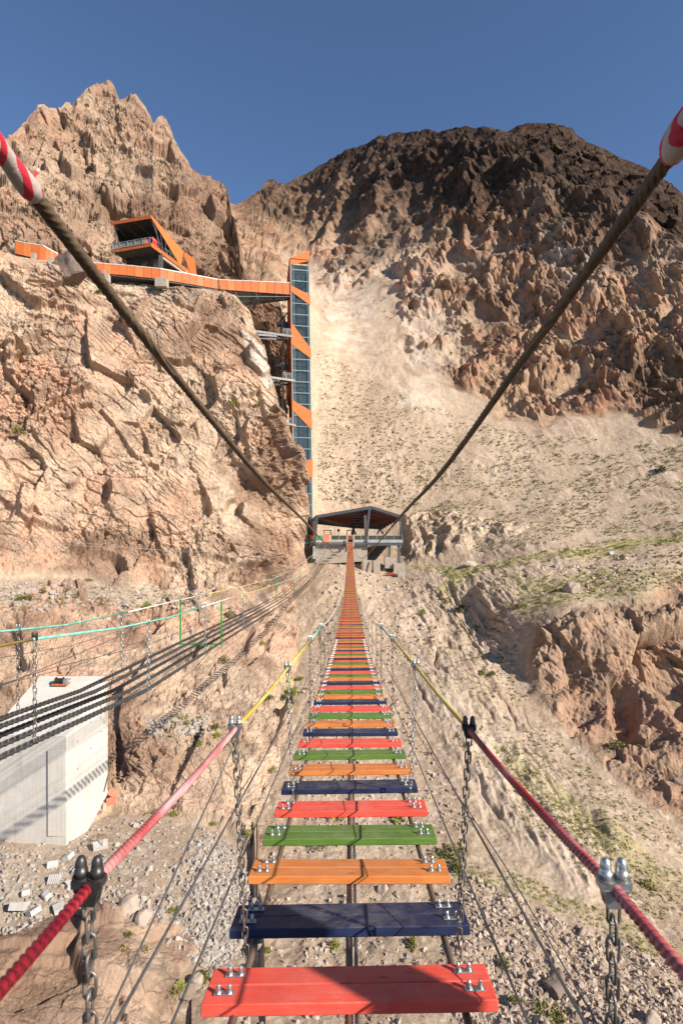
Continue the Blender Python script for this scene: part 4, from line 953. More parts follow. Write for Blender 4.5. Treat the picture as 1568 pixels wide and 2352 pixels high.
MB().prism([bp(.3, 11.5, 58.6), bp(FW, 11.5, 58.6), bp(FW, 11.5, 55.6), bp(.3, 11.5, 55.6)], sd * .2).build('back_wall', M['black_steel'], look, world=True)
MB().prism([bp(FW - .05, .6, 61), bp(FW - .05, 11.6, 58.8), bp(FW - .05, 11.6, 55.6), bp(FW - .05, 3.2, 55.6)], fr * .12).build('side_wall', M['black_steel'], look, world=True)
MB().beam(bp(FW - .2, 0, 61), bp(FW - 1.3, .4, 56.9), .18).build('slanting_post', M['dim_steel'], look, world=True)
MB().beam(bp(.15, .1, 61), bp(.15, 4.3, 55.6), .25).build('slanting_post', M['grey_steel'], look, world=True)
for k in range(5):
    t = 1.3 + k * 1.35; MB().beam(bp(.1, t + 1.6, 55.9), bp(.1, t + .2 + k * .25, 60.3 - k * .55), .16, .22).build('fin', M['grey_steel'], look, world=True)
for k in range(4):
    t = 12.2 + k * .7; MB().beam(bp(.1, t, 55.1), bp(.1, t - .25, 58.0 - k * .75), .14, .2).build('fin', M['grey_steel'], look, world=True)
m = MB()
for q in np.linspace(0, 1, 6): p = bp(.2 + (FW - .2) * q, -.1, 55.7); m.beam(p, p + Vector((0, -.05, 1.25)), .07)
for h in (1.25, .15): m.beam(bp(0.1, -.12, 55.7 + h), bp(FW + 1.0, -.12, 55.7 + h), .08)
m.beam(bp(.1, -.1, 56.95), bp(.1, 3, 56.95), .08)
m.build('railing', M['light_steel'], look, world=True)
MB().prism([bp(.2, -.05, 55.85), bp(FW, -.05, 55.85), bp(FW, -.05, 56.85), bp(.2, -.05, 56.85)], sd * .03).build('glass_panel', M['pale_glass'], look, world=True)
m = MB()
for q in range(7): p = bp(.06, 5.0 + q * .85, 55.7); m.beam(p, p + Vector((0, 0, 1.1)), .07)
m.beam(bp(.06, 4.6, 56.8), bp(.06, 10.2, 56.8), .09); m.build('railing', M['mullion'], look, world=True)
for u, t0, t1, h in ((.35, .9, 3.9, 1.7), (2.0, .5, 2.2, 1.5)): MB().prism([bp(u, t0, 55.7), bp(u, t1, 55.7), bp(u, t1, 55.7 + h), bp(u, t0, 55.9 + h)], fr * .1).build('red_panel', M['red_panel'], look, world=True)
for u, t, w, mt in ((.2, 3.6, .75, 'dim_steel'), (8.4, 3.6, .8, 'black_steel')): MB().beam(bp(u, t, 55.2), bp(u, t, 49.), w).build('column', M[mt], look, world=True)
for u, t, w in ((5.8, 5.5, .9), (2.8, 5.5, .9), (.9, 3.9, .35)): MB().beam(bp(u, t, 55.2), bp(u, t, 49.), w).build('column', M['concrete_dull'], look, world=True)
MB().prism([bp(-.3, 12.5, 55.0), bp(FW - 1, 9, 55.0), bp(FW - 1, 9, 48.), bp(-.3, 12.5, 48.)], sd * .4).build('rear_wall', M['concrete_dull'], look, world=True)
MB().beam(bp(.1, 3.6, 54.4), bp(8.6, 3.6, 54.4), .5, .6).build('floor_beam', M['black_steel'], look, world=True); MB().beam(bp(.15, 3.6, 54.5), bp(.15, 16, 54.5), .35, .5).build('floor_beam', M['concrete_dull'], look, world=True)
MB().beam(bp(-.1, 15.0, 55.), bp(-.1, 15.0, 49.), .4).build('column', M['dim_steel'], look, world=True); MB().box(bp(.4, 10.8, 50.3), (1.6, 1.2, 2.2)).build('footing', M['concrete'], look, world=True)
for u, t in ((7.6, .5), (7.2, .5), (4.6, .3), (4.2, .3)):
    tag(MB().tube([bp(u, t - .4, 61.1), bp(u - 3.6, t + 6, 57.6)], .05, 5).build('zip_cable', M['cable_tan']), 'pale cable strung under the roof of the lookout station', 'cable', 'cables under the lookout roof')
# ================================================================ the bridge pavilion
PY = 121.0
q = lambda x, y, Y=PY: at(694.2 + x * .15624, 1143.3 + y * .15624, Y)
pav = empty('bridge_pavilion', q(705, 660), 'open steel pavilion with folded roof at the far end of the bridge', 'pavilion')
FL, AP, FR, BM = q(205, 278), q(1010, 140), q(1472, 285), q(750, 446, 131); BL, BR = q(112, 362, 131), q(1180, 455, 131)
MB().prism([FL, AP, BM, BL], (0, 0, .12)).build('roof', M['roof_under'], pav, world=True); MB().prism([AP, FR, BR, BM], (0, 0, .12)).build('roof', M['roof_under'], pav, world=True)
m = MB(); m.beam(FL, AP, .3, .62); m.beam(AP, FR, .3, .62); m.beam(FL, BL, .3, .5); m.build('roof_edge', M['grey_steel'], pav, world=True)
m = MB()
for A_, B_, C_, D_ in ((FL, AP, BM, BL), (AP, FR, BR, BM)):
    for t in np.linspace(.08, .95, 7): m.beam(A_.lerp(D_, t) - Vector((0, 0, .18)), B_.lerp(C_, t) - Vector((0, 0, .18)), .14, .24)
    for t in np.linspace(.05, .95, 5): m.beam(A_.lerp(B_, t) - Vector((0, 0, .1)), D_.lerp(C_, t) - Vector((0, 0, .1)), .1, .16)
m.beam(AP - Vector((0, 0, .35)), BM - Vector((0, 0, .2)), .3, .4); m.build('rafters', M['dim_steel'], pav, world=True)
m = MB().prism([q(225, 300, 121.2), q(720, 441, 128.5), q(720, 447, 128.5), q(225, 318, 121.2)], (0, .2, 0)); m.prism([q(770, 440, 128.5), q(1200, 350, 121.6), q(1200, 360, 121.6), q(770, 446, 128.5)], (0, .2, 0)); m.build('tie_beam', M['grey_steel'], pav, world=True)
for a, b, w, mt in (((212, 295), (176, 690), .55, 'grey_steel'), ((985, 165), (938, 650), .5, 'grey_steel'), ((922, 255), (930, 560), .5, 'dim_steel'), ((172, 340), (182, 560), .45, 'dim_steel'), ((1462, 290), (1440, 545), .5, 'grey_steel')):
    MB().beam(q(*a), q(*b), w).build('column', M[mt], pav, world=True)
for a, b, Y in (((745, 450), (720, 545), 128.5), ((750, 450), (785, 545), 128.5), ((1135, 455), (1098, 545), 129), ((1135, 455), (1195, 545), 129), ((745, 455), (752, 545), 128.4)): MB().beam(q(*a, Y), q(*b, Y), .35).build('strut', M['dim_steel'], pav, world=True)
for k in range(8):
    t = k / 7; MB().beam(FR.lerp(BR, t), q(1437, 545).lerp(q(1195, 545, 130), t), .1, .5, (0, 1, 0)).build('fin', M['dim_steel'] if k % 2 else M['rust_red'], pav, world=True)
MB().prism([q(95, 360, 130), q(162, 360, 122), q(162, 560, 122), q(95, 540, 130)], (0, .2, 0)).build('side_panel', M['rust_red'], pav, world=True)
MB().prism([q(92, 548, 123), q(160, 556, 121.5), q(160, 655, 121.5)], (0, .3, 0)).build('side_panel', M['orange_light'], pav, world=True)
deckz = q(0, 655).z
MB().prism([q(112, 655), q(1474, 655), q(1300, 655, 134), q(112, 655, 134)], (0, 0, -.25)).build('deck', M['grey_steel'], pav, world=True)
MB().prism([q(965, 617, 120.8), q(1476, 617, 120.8), q(1476, 660, 120.8), q(965, 660, 120.8)], (0, .2, 0)).build('deck_edge', M['light_steel'], pav, world=True)
MB().prism([q(965, 664, 120.7), q(1474, 664, 120.7), q(1474, 703, 120.7), q(965, 706, 120.7)], (0, .35, 0)).build('deck_beam', M['grey_steel'], pav, world=True)
MB().prism([q(115, 676), q(655, 676), q(655, 712), q(115, 708)], (0, .35, 0)).build('deck_beam', M['grey_steel'], pav, world=True); MB().prism([q(755, 676), q(960, 676), q(960, 708), q(755, 708)], (0, .35, 0)).build('deck_beam', M['grey_steel'], pav, world=True)
MB().prism([q(410, 628), q(655, 628), q(655, 655), q(410, 655)], (0, .25, 0)).build('deck_edge', M['light_steel'], pav, world=True); MB().prism([q(762, 622), q(940, 622), q(940, 655), q(762, 655)], (0, .25, 0)).build('deck_edge', M['light_steel'], pav, world=True)
for x0, x1 in ((425, 540), (540, 652), (765, 865), (865, 940), (970, 1095), (1095, 1218), (1218, 1342), (1342, 1465)):
    f = MB().prism([q(x0 + 2, 556), q(x1 - 2, 556), q(x1 - 2, 616), q(x0 + 2, 616)], (0, .04, 0)).build('glass_panel', M['rail_glass'], pav, world=True)
m = MB(); m.beam(q(415, 553), q(655, 553), .09); m.beam(q(762, 548), q(940, 548), .09); m.beam(q(965, 540), q(1466, 540), .09)
for x in (425, 540, 652, 765, 865, 970, 1095, 1218, 1342, 1465): m.beam(q(x, 548), q(x, 620), .07)
m.build('railing', M['light_steel'], pav, world=True)
MB().prism([q(195, 556), q(308, 556), q(308, 628), q(195, 628)], (0, .2, 0)).build('teal_panel', M['teal'], pav, world=True)
MB().prism([q(315, 535), q(398, 535), q(396, 605), q(315, 605)], (0, .2, 0)).build('coral_panel', M['coral'], pav, world=True); MB().prism([q(318, 610), q(394, 610), q(380, 685), q(322, 680)], (0, .2, 0)).build('coral_panel', M['coral'], pav, world=True)
MB().prism([q(668, 555, 122), q(745, 555, 122), q(745, 652, 122), q(668, 652, 122)], (0, .3, 0)).build('dark_doorway', M['rust_red'], pav, world=True)
for x in (658, 752): MB().beam(q(x, 545, 120.6), q(x, 715, 120.6), .25).build('gate_post', M['light_steel'], pav, world=True)
for x0, x1 in ((320, 420), (655, 740)):
    m = MB(); m.beam(q(x0, 478, 129), q(x0, 550, 129), .18); m.beam(q(x1, 478, 129), q(x1, 550, 129), .18); m.beam(q(x0 - 3, 478, 129), q(x1 + 3, 478, 129), .18); m.build('door_frame', M['dim_steel'], pav, world=True)
MB().beam(q(530, 430, 127), q(530, 560, 127), .1).build('lamp_rod', M['dim_steel'], pav, world=True)
MB().box(q(530, 480, 127), (.5, .4, .6)).build('lamp_box', M['black_steel'], pav, world=True)
for (x0, x1, y1) in ((1260, 1296, 880), (1398, 1438, 985)): MB().prism([q(x0, 705), q(x1, 705), q(x1, y1), q(x0, y1)], (0, .7, 0)).build('support_column', M['dim_steel'], pav, world=True)
MB().prism([q(155, 690), q(195, 690), q(195, 900), q(155, 900)], (0, .6, 0)).build('support_column', M['light_steel'], pav, world=True)
abut = MB().prism([q(200, 712, 121.6), q(955, 712, 121.6), q(955, 930, 121.6), q(200, 980, 121.6)], (0, 5, 0)).build('abutment', M['concrete_dull']); tag(abut, 'concrete abutment under the deck of the pavilion', 'abutment')
for (x0, x1, y0, y1, Y, lb) in ((1210, 1358, 872, 985, 120.4, 'upper concrete footing under the left steel column of the pavilion'), (1340, 1506, 970, 1110, 119.8, 'concrete footing under the right steel column of the pavilion'), (888, 1015, 925, 1060, 119.5, 'wide leaning concrete footing right of the plank bridge'), (1040, 1142, 930, 1060, 119.4, 'narrow concrete footing beside the wide one')):
    a, b = q(x0, y0, Y), q(x1, y1, Y); w, h = b.x - a.x, a.z - b.z + .8
    tag(MB().bevel_box(a + Vector((w / 2, .9, -h / 2)), (w, 1.8, h), .06).build('footing', M['concrete_dull']), lb, 'footing', 'concrete footings of the pavilion')
tag(MB().bevel_box(q(1300, 1118, 118.6), (1.9, .5, .45), .05).build('beam_offcut', M['rust_red']), 'rust red steel offcut lying by the right footing', 'offcut')
tag(MB().bevel_box(q(1450, 1150, 118.2), (1.5, 1.2, 1.6), .05).build('footing', M['concrete_dull']), 'lower concrete block below the right footing', 'footing', 'concrete footings of the pavilion')
for x in (880, 1030): tag(MB().beam(q(x, 915, 119), q(x - 6, 1060, 118.6), .22).build('timber_prop', M['timber']), 'timber prop standing left of the ' + ('wide' if x < 900 else 'narrow') + ' concrete footing', 'prop')
# ================================================================ the concrete anchor block on the bench
TZ = -.394 * 40; c0 = at(152, 1691, 40.0); c1 = at(248, 1553, 46.0); c0.z = TZ; lft = Vector((-16, 40.6, TZ)) + Vector((-14, 0, 0)); bkl = at(92, 1553, 46.0); lf2 = Vector((-25.6, 40.4, TZ))
blk = empty('anchor_block', c0 + Vector((-3, 3, -8)), 'large pale concrete anchor block on the gravel bench', 'anchor block')
H = 9.5
MB().prism([c0, c1, bkl, lf2], (0, 0, -H)).build('body', M['concrete'], blk, world=True)
MB().prism([c0 + Vector((-1.25, -.03, -1.0)), c0 + Vector((-.02, -.03, -1.0)), c0 + Vector((-.02, -.03, -7)), c0 + Vector((-1.25, -.03, -7))], (0, .05, 0)).build('cast_panel', M['concrete'], blk, world=True)
MB().prism([lf2 + Vector((0, -.03, -5.2)), c0 + Vector((.03, -.03, -5.2)), c1 + Vector((.03, 0, -7.7)), c1 + Vector((.03, 0, -12)), c0 + Vector((.03, -.03, -H)), lf2 + Vector((0, -.03, -H))][:2] + [c0 + Vector((.03, -.03, -H)), lf2 + Vector((0, -.03, -H))], (0, .4, 0)).build('base_course', M['concrete'], blk, world=True)
for k, (u, z) in enumerate(((.25, 1.6), (.55, 1.6), (.82, 1.6), (.25, 3.6), (.55, 3.6), (.82, 3.6))):
    MB().lathe(c0.lerp(c1, u) + Vector((.01, 0, -z)), (1, 0, 0), [(.05, 0), (.05, .02)], 8).build('tie_hole', M['dim_steel'], blk, world=True)
win = empty('winch', at(141, 1563, 45), 'small winch drum on an orange base on top of the concrete block', 'winch')
w0 = at(141, 1563, 45.0); w0.z = c1.z - (46 - 45) * (c1.z - c0.z) / 6 + .02
MB().box(w0 + Vector((0, 0, .08)), (1.2, .6, .12)).build('base', M['orange_steel'], win, world=True); MB().box(w0 + Vector((.3, .35, .62)), (1.2, .06, .08)).build('cover', M['coral'], win, world=True)
MB().lathe(w0 + Vector((-.4, -.05, .34)), (1, 0, 0), [(.28, 0), (.28, .05), (.2, .06), (.2, .55), (.28, .56), (.28, .6)], 16).build('drum', M['black_steel'], win, world=True)
MB().box(w0 + Vector((.4, -.05, .3)), (.3, .3, .36)).build('motor', M['mullion'], win, world=True)
for i, (px, py, a, lb) in enumerate(((262, 1822, .5, 'upper orange steel plate lying by the corner of the concrete block'), (256, 1840, -.3, 'lower orange steel plate lying by the corner of the concrete block'))):
    p = at(px, py, 46.0 - i); rot = Matrix.Rotation(a, 3, 'Y') @ Matrix.Rotation(-.5, 3, 'X')
    tag(MB().box(p, (.75, .12, .55), rot).build('steel_plate', M['coral']), lb, 'plate')
for k, (x0, x1) in enumerate(((252, 249), (256, 252))): tag(MB().tube([at(x0, 1745, 47), at(x1, 1812, 45)], .07, 6).build('pipe', M['timber']), ('left' if not k else 'right') + ' dark pipe leaning in the gap behind the concrete block', 'pipe')
m = empty('rebar_cage', at(238, 1938, 39), 'white cut slab with rusty rebar loops lying on the gravel bench', 'debris')
p = ground(238, 1940) + Vector((0, -.3, .25))
MB().box(p, (.95, .6, .35), Matrix.Rotation(.5, 3, 'Z') @ Matrix.Rotation(.25, 3, 'X')).build('slab', M['rubble_white'], m, world=True)
for k in range(6):
    a = random.uniform(0, 3); c = p + Vector((random.uniform(-.5, .7), .3, .2)); r = random.uniform(.35, .6)
    MB().tube([c + Vector((math.cos(a) * r * math.cos(t), math.sin(a) * r * math.cos(t), r * .7 * math.sin(t))) for t in np.linspace(-.3, 3.4, 10)], .022, 5).build('rebar', M['timber'], m, world=True)
# ================================================================ boulders, rubble, shrubs
def rock_mesh(name, r, mat, seed, squash=(1, 1, .75), cut=7, sub=4):
    import bmesh
    bm = bmesh.new(); bmesh.ops.create_icosphere(bm, subdivisions=sub, radius=1.0); rg = random.Random(seed)
    V = np.array([v.co[:] for v in bm.verts])
    for k in range(cut):
        n = np.array([rg.gauss(0, 1) for _ in range(3)]); n /= np.linalg.norm(n); h = rg.uniform(.45, .8)
        d = V @ n; V = V - np.outer(np.maximum(d - h, 0) * .92, n)
    V = V * np.array(squash); off = V + seed * 3.7
    V = V + (V / (np.linalg.norm(V, axis=1, keepdims=True) + 1e-6)) * (.10 * fbm(off, .8, 4, seed, .55))[:, None]
    for v, c in zip(bm.verts, V): v.co = Vector([float(k) for k in c * r])
    me = bpy.data.meshes.new(name); bm.to_mesh(me); bm.free(); me.materials.append(mat)
    o = bpy.data.objects.new(name, me); COL.objects.link(o); return o
BOULD = [((168, 618, 107.5), 3.4, (.95, .8, 1.35), 'boulder_dark', 'big dark upright boulder between the two walkways', 'cliff'),
 ((505, 2262, None), .55, (1.2, .8, .75), 'boulder_dark', 'dark rounded boulder beside the olive bush at the lower left', 'cliff'),
 ((300, 2085, None), .75, (1.2, .9, .8), 'boulder', 'tan angular boulder behind the nearest left clip', 'cliff'),
 ((330, 2110, None), .6, (1, .9, .7), 'boulder', 'smaller tan boulder right of the nearest left clip', 'cliff'),
 ((455, 2260, None), .5, (1, .9, .9), 'boulder', 'jagged boulder left of the dark rounded one', 'cliff'),
 ((430, 2285, None), .6, (1.1, .9, .8), 'boulder_dark', 'dark jagged boulder at the foot of the slanting guard wires', 'cliff'),
 ((1270, 2262, None), .85, (1.5, .7, .35), 'boulder_dark', 'flat grey slab on the gravel under the right guard wires', 'mountain_slope'),
 ((1337, 2140, None), .35, (1, .9, .8), 'boulder', 'pale stone left of the bright right clip', 'mountain_slope'),
 ((1190, 1818, None), .4, (.8, .8, .9), 'rubble_white', 'pale egg shaped stone in the gully on the right slope', 'mountain_slope'),
 ((1555, 1795, None), .7, (1, .8, .8), 'boulder_dark', 'round boulder at the right picture edge below the cliff', 'mountain_slope'),
 ((940, 2015, None), .65, (.9, .8, 1), 'boulder', 'pale boulder seen between the planks right of the middle cable', 'mountain_slope'),
 ((880, 2042, None), .5, (1, .8, .8), 'boulder', 'pale boulder seen between the planks near the middle cable', 'mountain_slope'),
 ((1310, 1352, None), 1.5, (1.2, .8, .7), 'boulder', 'tan boulder on the grassy shelf above the right cliff', 'mountain_slope'),
 ((1712 / 1.2245, 1268, None), .7, (1, .8, .7), 'rubble_white', 'white stone lying on the green path', 'mountain_slope'),
 ((1075, 1296, None), 1.3, (1.2, .8, .6), 'boulder', 'brown boulder below the start of the green path', 'mountain_slope'),
 ((1500, 2345, None), .45, (1.2, .9, .8), 'boulder', 'pale round stone at the bottom right beside the hanging chain', 'mountain_slope'),
 ((228, 1862, None), .6, (1.1, .9, .8), 'boulder', 'boulder under the orange plates at the block corner', 'cliff'),
 ((1170, 1648, None), .5, (1, .8, .7), 'boulder', 'tan stone on the slope right of the yellow hand rope', 'mountain_slope')]
for i, (pos, r, sq, mt, lb, sh) in enumerate(BOULD):
    p = at(*pos) if pos[2] else ground(pos[0], pos[1], (sh,)) + Vector((0, 0, r * .2))
    o = rock_mesh('boulder', r, M[mt], 31 + i, sq); o.location = p; o.rotation_euler = (0, 0, i * .7); tag(o, lb, 'boulder', 'boulders on the slopes')
GROOV = [(45, 2082, .62, 'largest grooved concrete chunk at the left end of the rubble'), (80, 2090, .45, 'grooved concrete chunk right of the largest one'), (140, 2084, .5, 'grooved concrete chunk in the middle of the rubble'), (128, 2020, .5, 'square grooved concrete chunk above the middle of the rubble'), (185, 2000, .5, 'tilted grooved chunk under the nearest left clip'), (165, 2030, .42, 'grooved chunk near the left clip'), (125, 1985, .5, 'white smooth chunk at the top of the rubble'), (160, 1965, .45, 'dark sided chunk at the top right of the rubble'), (110, 2055, .42, 'small chunk between the grooved ones'), (60, 2050, .36, 'small chunk behind the largest grooved one'), (544, 2238, .45, 'white broken slab in the gravel left of the planks')]
for i, (px, py, r, lb) in enumerate(GROOV):
    p = ground(px, py); rot = Matrix.Rotation(i * 1.1, 3, 'Z') @ Matrix.Rotation(-.6 + .2 * (i % 3), 3, 'X'); m = MB()
    if i in (6, 8, 9, 10): m.bevel_box((0, 0, 0), (r * 1.3, r, r * .9), .06)
    else:
        n = 6; prof = [(-r * .7, -r * .35)]
        for k in range(n): x = -r * .7 + 1.4 * r * k / n; prof += [(x, r * .32), (x + 1.4 * r / n * .62, r * .32), (x + 1.4 * r / n * .66, r * .22), (x + 1.4 * r / n * .98, r * .22)]
        prof += [(r * .7, -r * .35)]
        m.prism([(x, -r * .55, z) for x, z in prof], (0, r * 1.1, 0))
    m.v = [tuple(rot @ Vector(v)) for v in m.v]
    o = m.build('rubble_chunk', M['rubble_white']); o.location = p + Vector((0, -.1, r * .3)); tag(o, lb, 'rubble', 'broken concrete on the bench')
def shrub(px, py, r, mt, lb, sheet, n=170, sq=.8):
    p = ground(px, py, (sheet,)); V, T = tuft_arrays(np.zeros((1, 3)), np.array([r]), n, sq, .17)
    # twigs at the base
    tw_ = MB()
    for k in range(6):
        a = k * 1.05; tw_.tube([(0, 0, -.2 * r), (math.cos(a) * r * .5, math.sin(a) * r * .5, r * .45)], .02 * r, 4)
    o = fast_mesh('shrub', V, T, M[mt]); o.location = p + Vector((0, 0, .05 * r)); tag(o, lb, 'shrub', 'single shrubs on rock and scree')
    s = tw_.build('stem', M['timber'], o)
SHR = [(232, 671, 1.25, 'leaf_green', 'bright green low shrub on the cliff rim below the long walkway', 'cliff'), (160, 650, 1.0, 'leaf', 'olive shrub under the big dark boulder', 'cliff'),
 (653, 706, 1.2, 'leaf', 'dark green bush under the cantilever bridge beside the tower', 'mountain_slope'), (626, 960, .9, 'leaf_dry', 'dry shrub on the cliff shoulder left of the tower', 'cliff'),
 (592, 936, 1.0, 'leaf', 'olive bush on the ledge right of the left main cable', 'cliff'), (538, 938, 1.3, 'leaf_green', 'yellow green grass patch on the cliff ledge beside the left cable', 'cliff'), (40, 1000, 1.3, 'leaf', 'olive grass on the small shelf at the left edge of the cliff', 'cliff'),
 (48, 1372, .65, 'leaf', 'leftmost olive shrub on the rubble ledge of the cliff', 'cliff'), (68, 1372, .75, 'leaf', 'second olive shrub from the left on the rubble ledge', 'cliff'), (105, 1358, .5, 'leaf', 'small shrub in the middle of the rubble ledge', 'cliff'), (340, 1394, .9, 'leaf_green', 'green shrub on the ledge left of the near green frame', 'cliff'), (205, 1330, .6, 'leaf', 'shrub at the back of the rubble ledge', 'cliff'),
 (528, 1414, 1.1, 'leaf', 'bushy clump beside the right post of the near green frame', 'cliff'), (518, 1518, .8, 'leaf', 'olive shrub on the rocks below the near green frame', 'cliff'), (608, 1480, .6, 'leaf_dry', 'dry shrub on the rock in the shadow of the bridge', 'cliff'),
 (497, 1670, .55, 'leaf', 'olive shrub on the rock left of the second left clip', 'cliff'), (500, 1688, .55, 'leaf_green', 'green shrub just below its neighbour left of the second clip', 'cliff'), (415, 1645, .5, 'leaf_dry', 'dry yellow tuft on the bare rock shelf', 'cliff'), (430, 1660, .5, 'leaf', 'olive tuft beside the dry one on the rock shelf', 'cliff'), (458, 1705, .45, 'leaf', 'small shrub under the rock shelf', 'cliff'),
 (400, 1870, .38, 'leaf_green', 'round green shrub at the foot of the rock on the bench', 'cliff'), (488, 1890, .3, 'leaf_green', 'small green shrub on the bench near the guard wires', 'cliff'), (568, 1912, .4, 'leaf_green', 'green shrub on the bench edge by the second hanger chain', 'cliff'), (630, 1770, .5, 'leaf', 'olive shrub on the rock edge left of the planks', 'cliff'), (620, 1600, .6, 'leaf', 'olive shrub on the rock right of the yellow rope', 'cliff'),
 (290, 2180, .3, 'leaf_dry', 'tall dry grass tuft by the tan boulder', 'cliff'), (338, 2180, .3, 'leaf_dry', 'dry grass tuft right of the tall one', 'cliff'), (400, 2090, .26, 'leaf_green', 'bright green tuft under the thin slanting wires', 'cliff'), (296, 2145, .25, 'leaf', 'small olive tuft on the bare rock at lower left', 'cliff'),
 (465, 2250, .62, 'leaf', 'big olive bush left of the nearest red plank', 'cliff'), (415, 2275, .4, 'leaf_green', 'green bush left of the big olive one', 'cliff'), (612, 2182, .35, 'leaf_green', 'green bush seen between the first two planks on the left', 'mountain_slope'), (775, 2172, .4, 'leaf_green', 'bush seen between the first two planks left of the middle cable', 'mountain_slope'), (945, 2170, .5, 'leaf', 'olive bush seen between the first two planks on the right', 'mountain_slope'),
 (770, 1876, .9, 'leaf_green', 'green bush under the fifth plank left of the middle cable', 'mountain_slope'), (915, 1876, .8, 'leaf_green', 'green bush under the fifth plank right of the middle cable', 'mountain_slope'), (1035, 1960, 1.0, 'leaf', 'olive bush right of the green plank by the chain', 'mountain_slope'), (1050, 1990, .7, 'leaf', 'olive bush just below it by the second right chain', 'mountain_slope'), (735, 1940, .6, 'leaf', 'olive bush under the fourth plank', 'mountain_slope'),
 (690, 1557, .8, 'leaf_green', 'bright green bush left of the twentieth planks', 'mountain_slope'), (672, 1590, 1.2, 'leaf', 'olive green patch on the rock edge beside the planks', 'cliff'),
 (1110, 1545, .8, 'leaf_green', 'green bush by the third right clip', 'mountain_slope'), (1128, 1545, .6, 'leaf', 'smaller bush right of the green one by the third clip', 'mountain_slope'), (1060, 1400, 1.6, 'leaf_dark', 'dark bush above the gully right of the far planks', 'mountain_slope'), (1190, 1395 - 5, 1.0, 'leaf', 'bush in the green gully below the path', 'mountain_slope'),
 (1515, 1080, 1.9, 'leaf_dark', 'lone dark bush on the scree at the right edge', 'mountain_slope'), (1410, 1712, .8, 'leaf', 'green bush growing on the shaded right cliff', 'mountain_slope'), (1487, 2035, .6, 'leaf', 'olive bush on the gravel slope right of the bright clip', 'mountain_slope'), (1260, 2330, .75, 'leaf', 'large olive bush on the gravel at the bottom right', 'mountain_slope'), (1155, 2215, .5, 'leaf', 'olive bush on the gravel right of the first plank', 'mountain_slope'), (1185, 2300, .4, 'leaf', 'small bush near the lower right guard wires', 'mountain_slope'),
 (968, 1405, .8, 'leaf_green', 'green shrub on the rubble right of the far planks', 'mountain_slope'), (985, 1262, .9, 'leaf_green', 'yellow green shrub right of the pavilion columns', 'mountain_slope')]
for s in SHR: shrub(*s)
# countless small tufts and stones
P1 = pick('mountain_slope', [(730,800),(900,900),(1150,985),(1240,1000),(1480,1010),(1568,1020),(1700,1050),(1700,1180),(1568,1215),(1300,1240),(1100,1270),(940,1180),(880,1160),(730,1150)], 8500)
P2 = pick('mountain_slope', [(960,1440),(1100,1300),(1300,1270),(1568,1240),(1700,1230),(1700,1350),(1568,1350),(1200,1420),(1180,1560),(1350,1760),(1560,1920),(1700,2000),(1700,2250),(1400,2050),(1150,1850),(1000,1640)], 4500)
PP = np.concatenate([P1, P2]); PP = PP[(perlin(PP / 7., 900) + .35 * perlin(PP / 2.5, 901) + .25 * RNG.random(len(PP))) > .0]; rr = .16 + .34 * RNG.random(len(PP)) ** 2; rr *= np.clip(PP[:, 1] / 120, .45, 1.2)
V, T = tuft_arrays(PP, rr, 16, .7, .34); fast_mesh('scrub', V, T, M['leaf'], 'stuff', 'small olive tufts dotted over the scree slope')
PG = np.concatenate([pick('mountain_slope', g, n) for g, n in (([(920,1294),(1000,1300),(1100,1298),(1300,1253),(1568,1220),(1568,1246),(1320,1280),(1110,1314),(1060,1347),(1020,1400),(1005,1395),(1040,1330)], 480), ([(1180,1330),(1300,1320),(1568,1300),(1568,1345),(1300,1385),(1200,1400)], 420), ([(1120,1700),(1200,1740),(1350,1880),(1568,2010),(1568,2085),(1330,1930),(1180,1800)], 520), ([(980,1960),(1200,2010),(1568,2180),(1568,2230),(1200,2060),(1000,2000)], 450))])
V, T = tuft_arrays(PG, (.10 + .22 * RNG.random(len(PG))) * np.clip(PG[:, 1] / 70, .55, 1.5), 16, .7, .32); fast_mesh('grass', V, T, M['leaf_green'], 'stuff', 'yellow green grass clumps along the path and the gully')
P3 = np.concatenate([pick('mountain_slope', [(700,640),(900,400),(1200,330),(1500,520),(1568,900),(1200,900),(900,760)], 700), pick('rocky_peak', [(40,300),(240,230),(540,560),(540,640),(0,560)], 260)])
V, T = tuft_arrays(P3, .4 + .7 * RNG.random(len(P3)), 14, .7, .34); fast_mesh('mountain_scrub', V, T, M['leaf_dark'], 'stuff', 'sparse dark scrub on the mountain rock')
P4 = np.concatenate([pick('cliff', [(0,1335),(460,1350),(560,1400),(520,1440),(0,1400)], 260), pick('cliff', [(200,655),(520,680),(560,720),(200,700)], 60), pick('cliff', [(380,1640),(520,1640),(520,1720),(380,1700)], 30), pick('cliff', [(0,900),(600,900),(680,1100),(600,1300),(0,1300)], 70)])
V, T = tuft_arrays(P4, .14 + .3 * RNG.random(len(P4)), 18, .7, .32); fast_mesh('ledge_tufts', V, T, M['leaf'], 'stuff', 'small tufts scattered on the cliff ledges')
pos = pick('cliff', [(-60,1910),(250,1880),(420,1890),(520,1920),(570,1980),(600,2200),(600,2352),(470,2290),(430,2200),(330,2120),(200,2060),(60,2140),(-60,2160)], 5200); stones('bench_rubble', pos, .025 + .22 * RNG.random(len(pos)) ** 6 + .02, M['scree'], 'grey broken stone spread over the bench')
pos = pick('cliff', [(430,1930),(520,1945),(600,2050),(600,2340),(520,2330),(450,2150)], 3400); stones('rubble_fan', pos, .05 + .22 * RNG.random(len(pos)) ** 3, M['scree'], 'heap of grey broken stone left of the planks')
pos = np.concatenate([pick('mountain_slope', [(1080,2000),(1300,2120),(1568,2220),(1700,2300),(1700,2420),(1060,2420),(1000,2080)], 7000), pick('mountain_slope', [(560,1900),(1060,1880),(1080,2420),(560,2420)], 1600)])
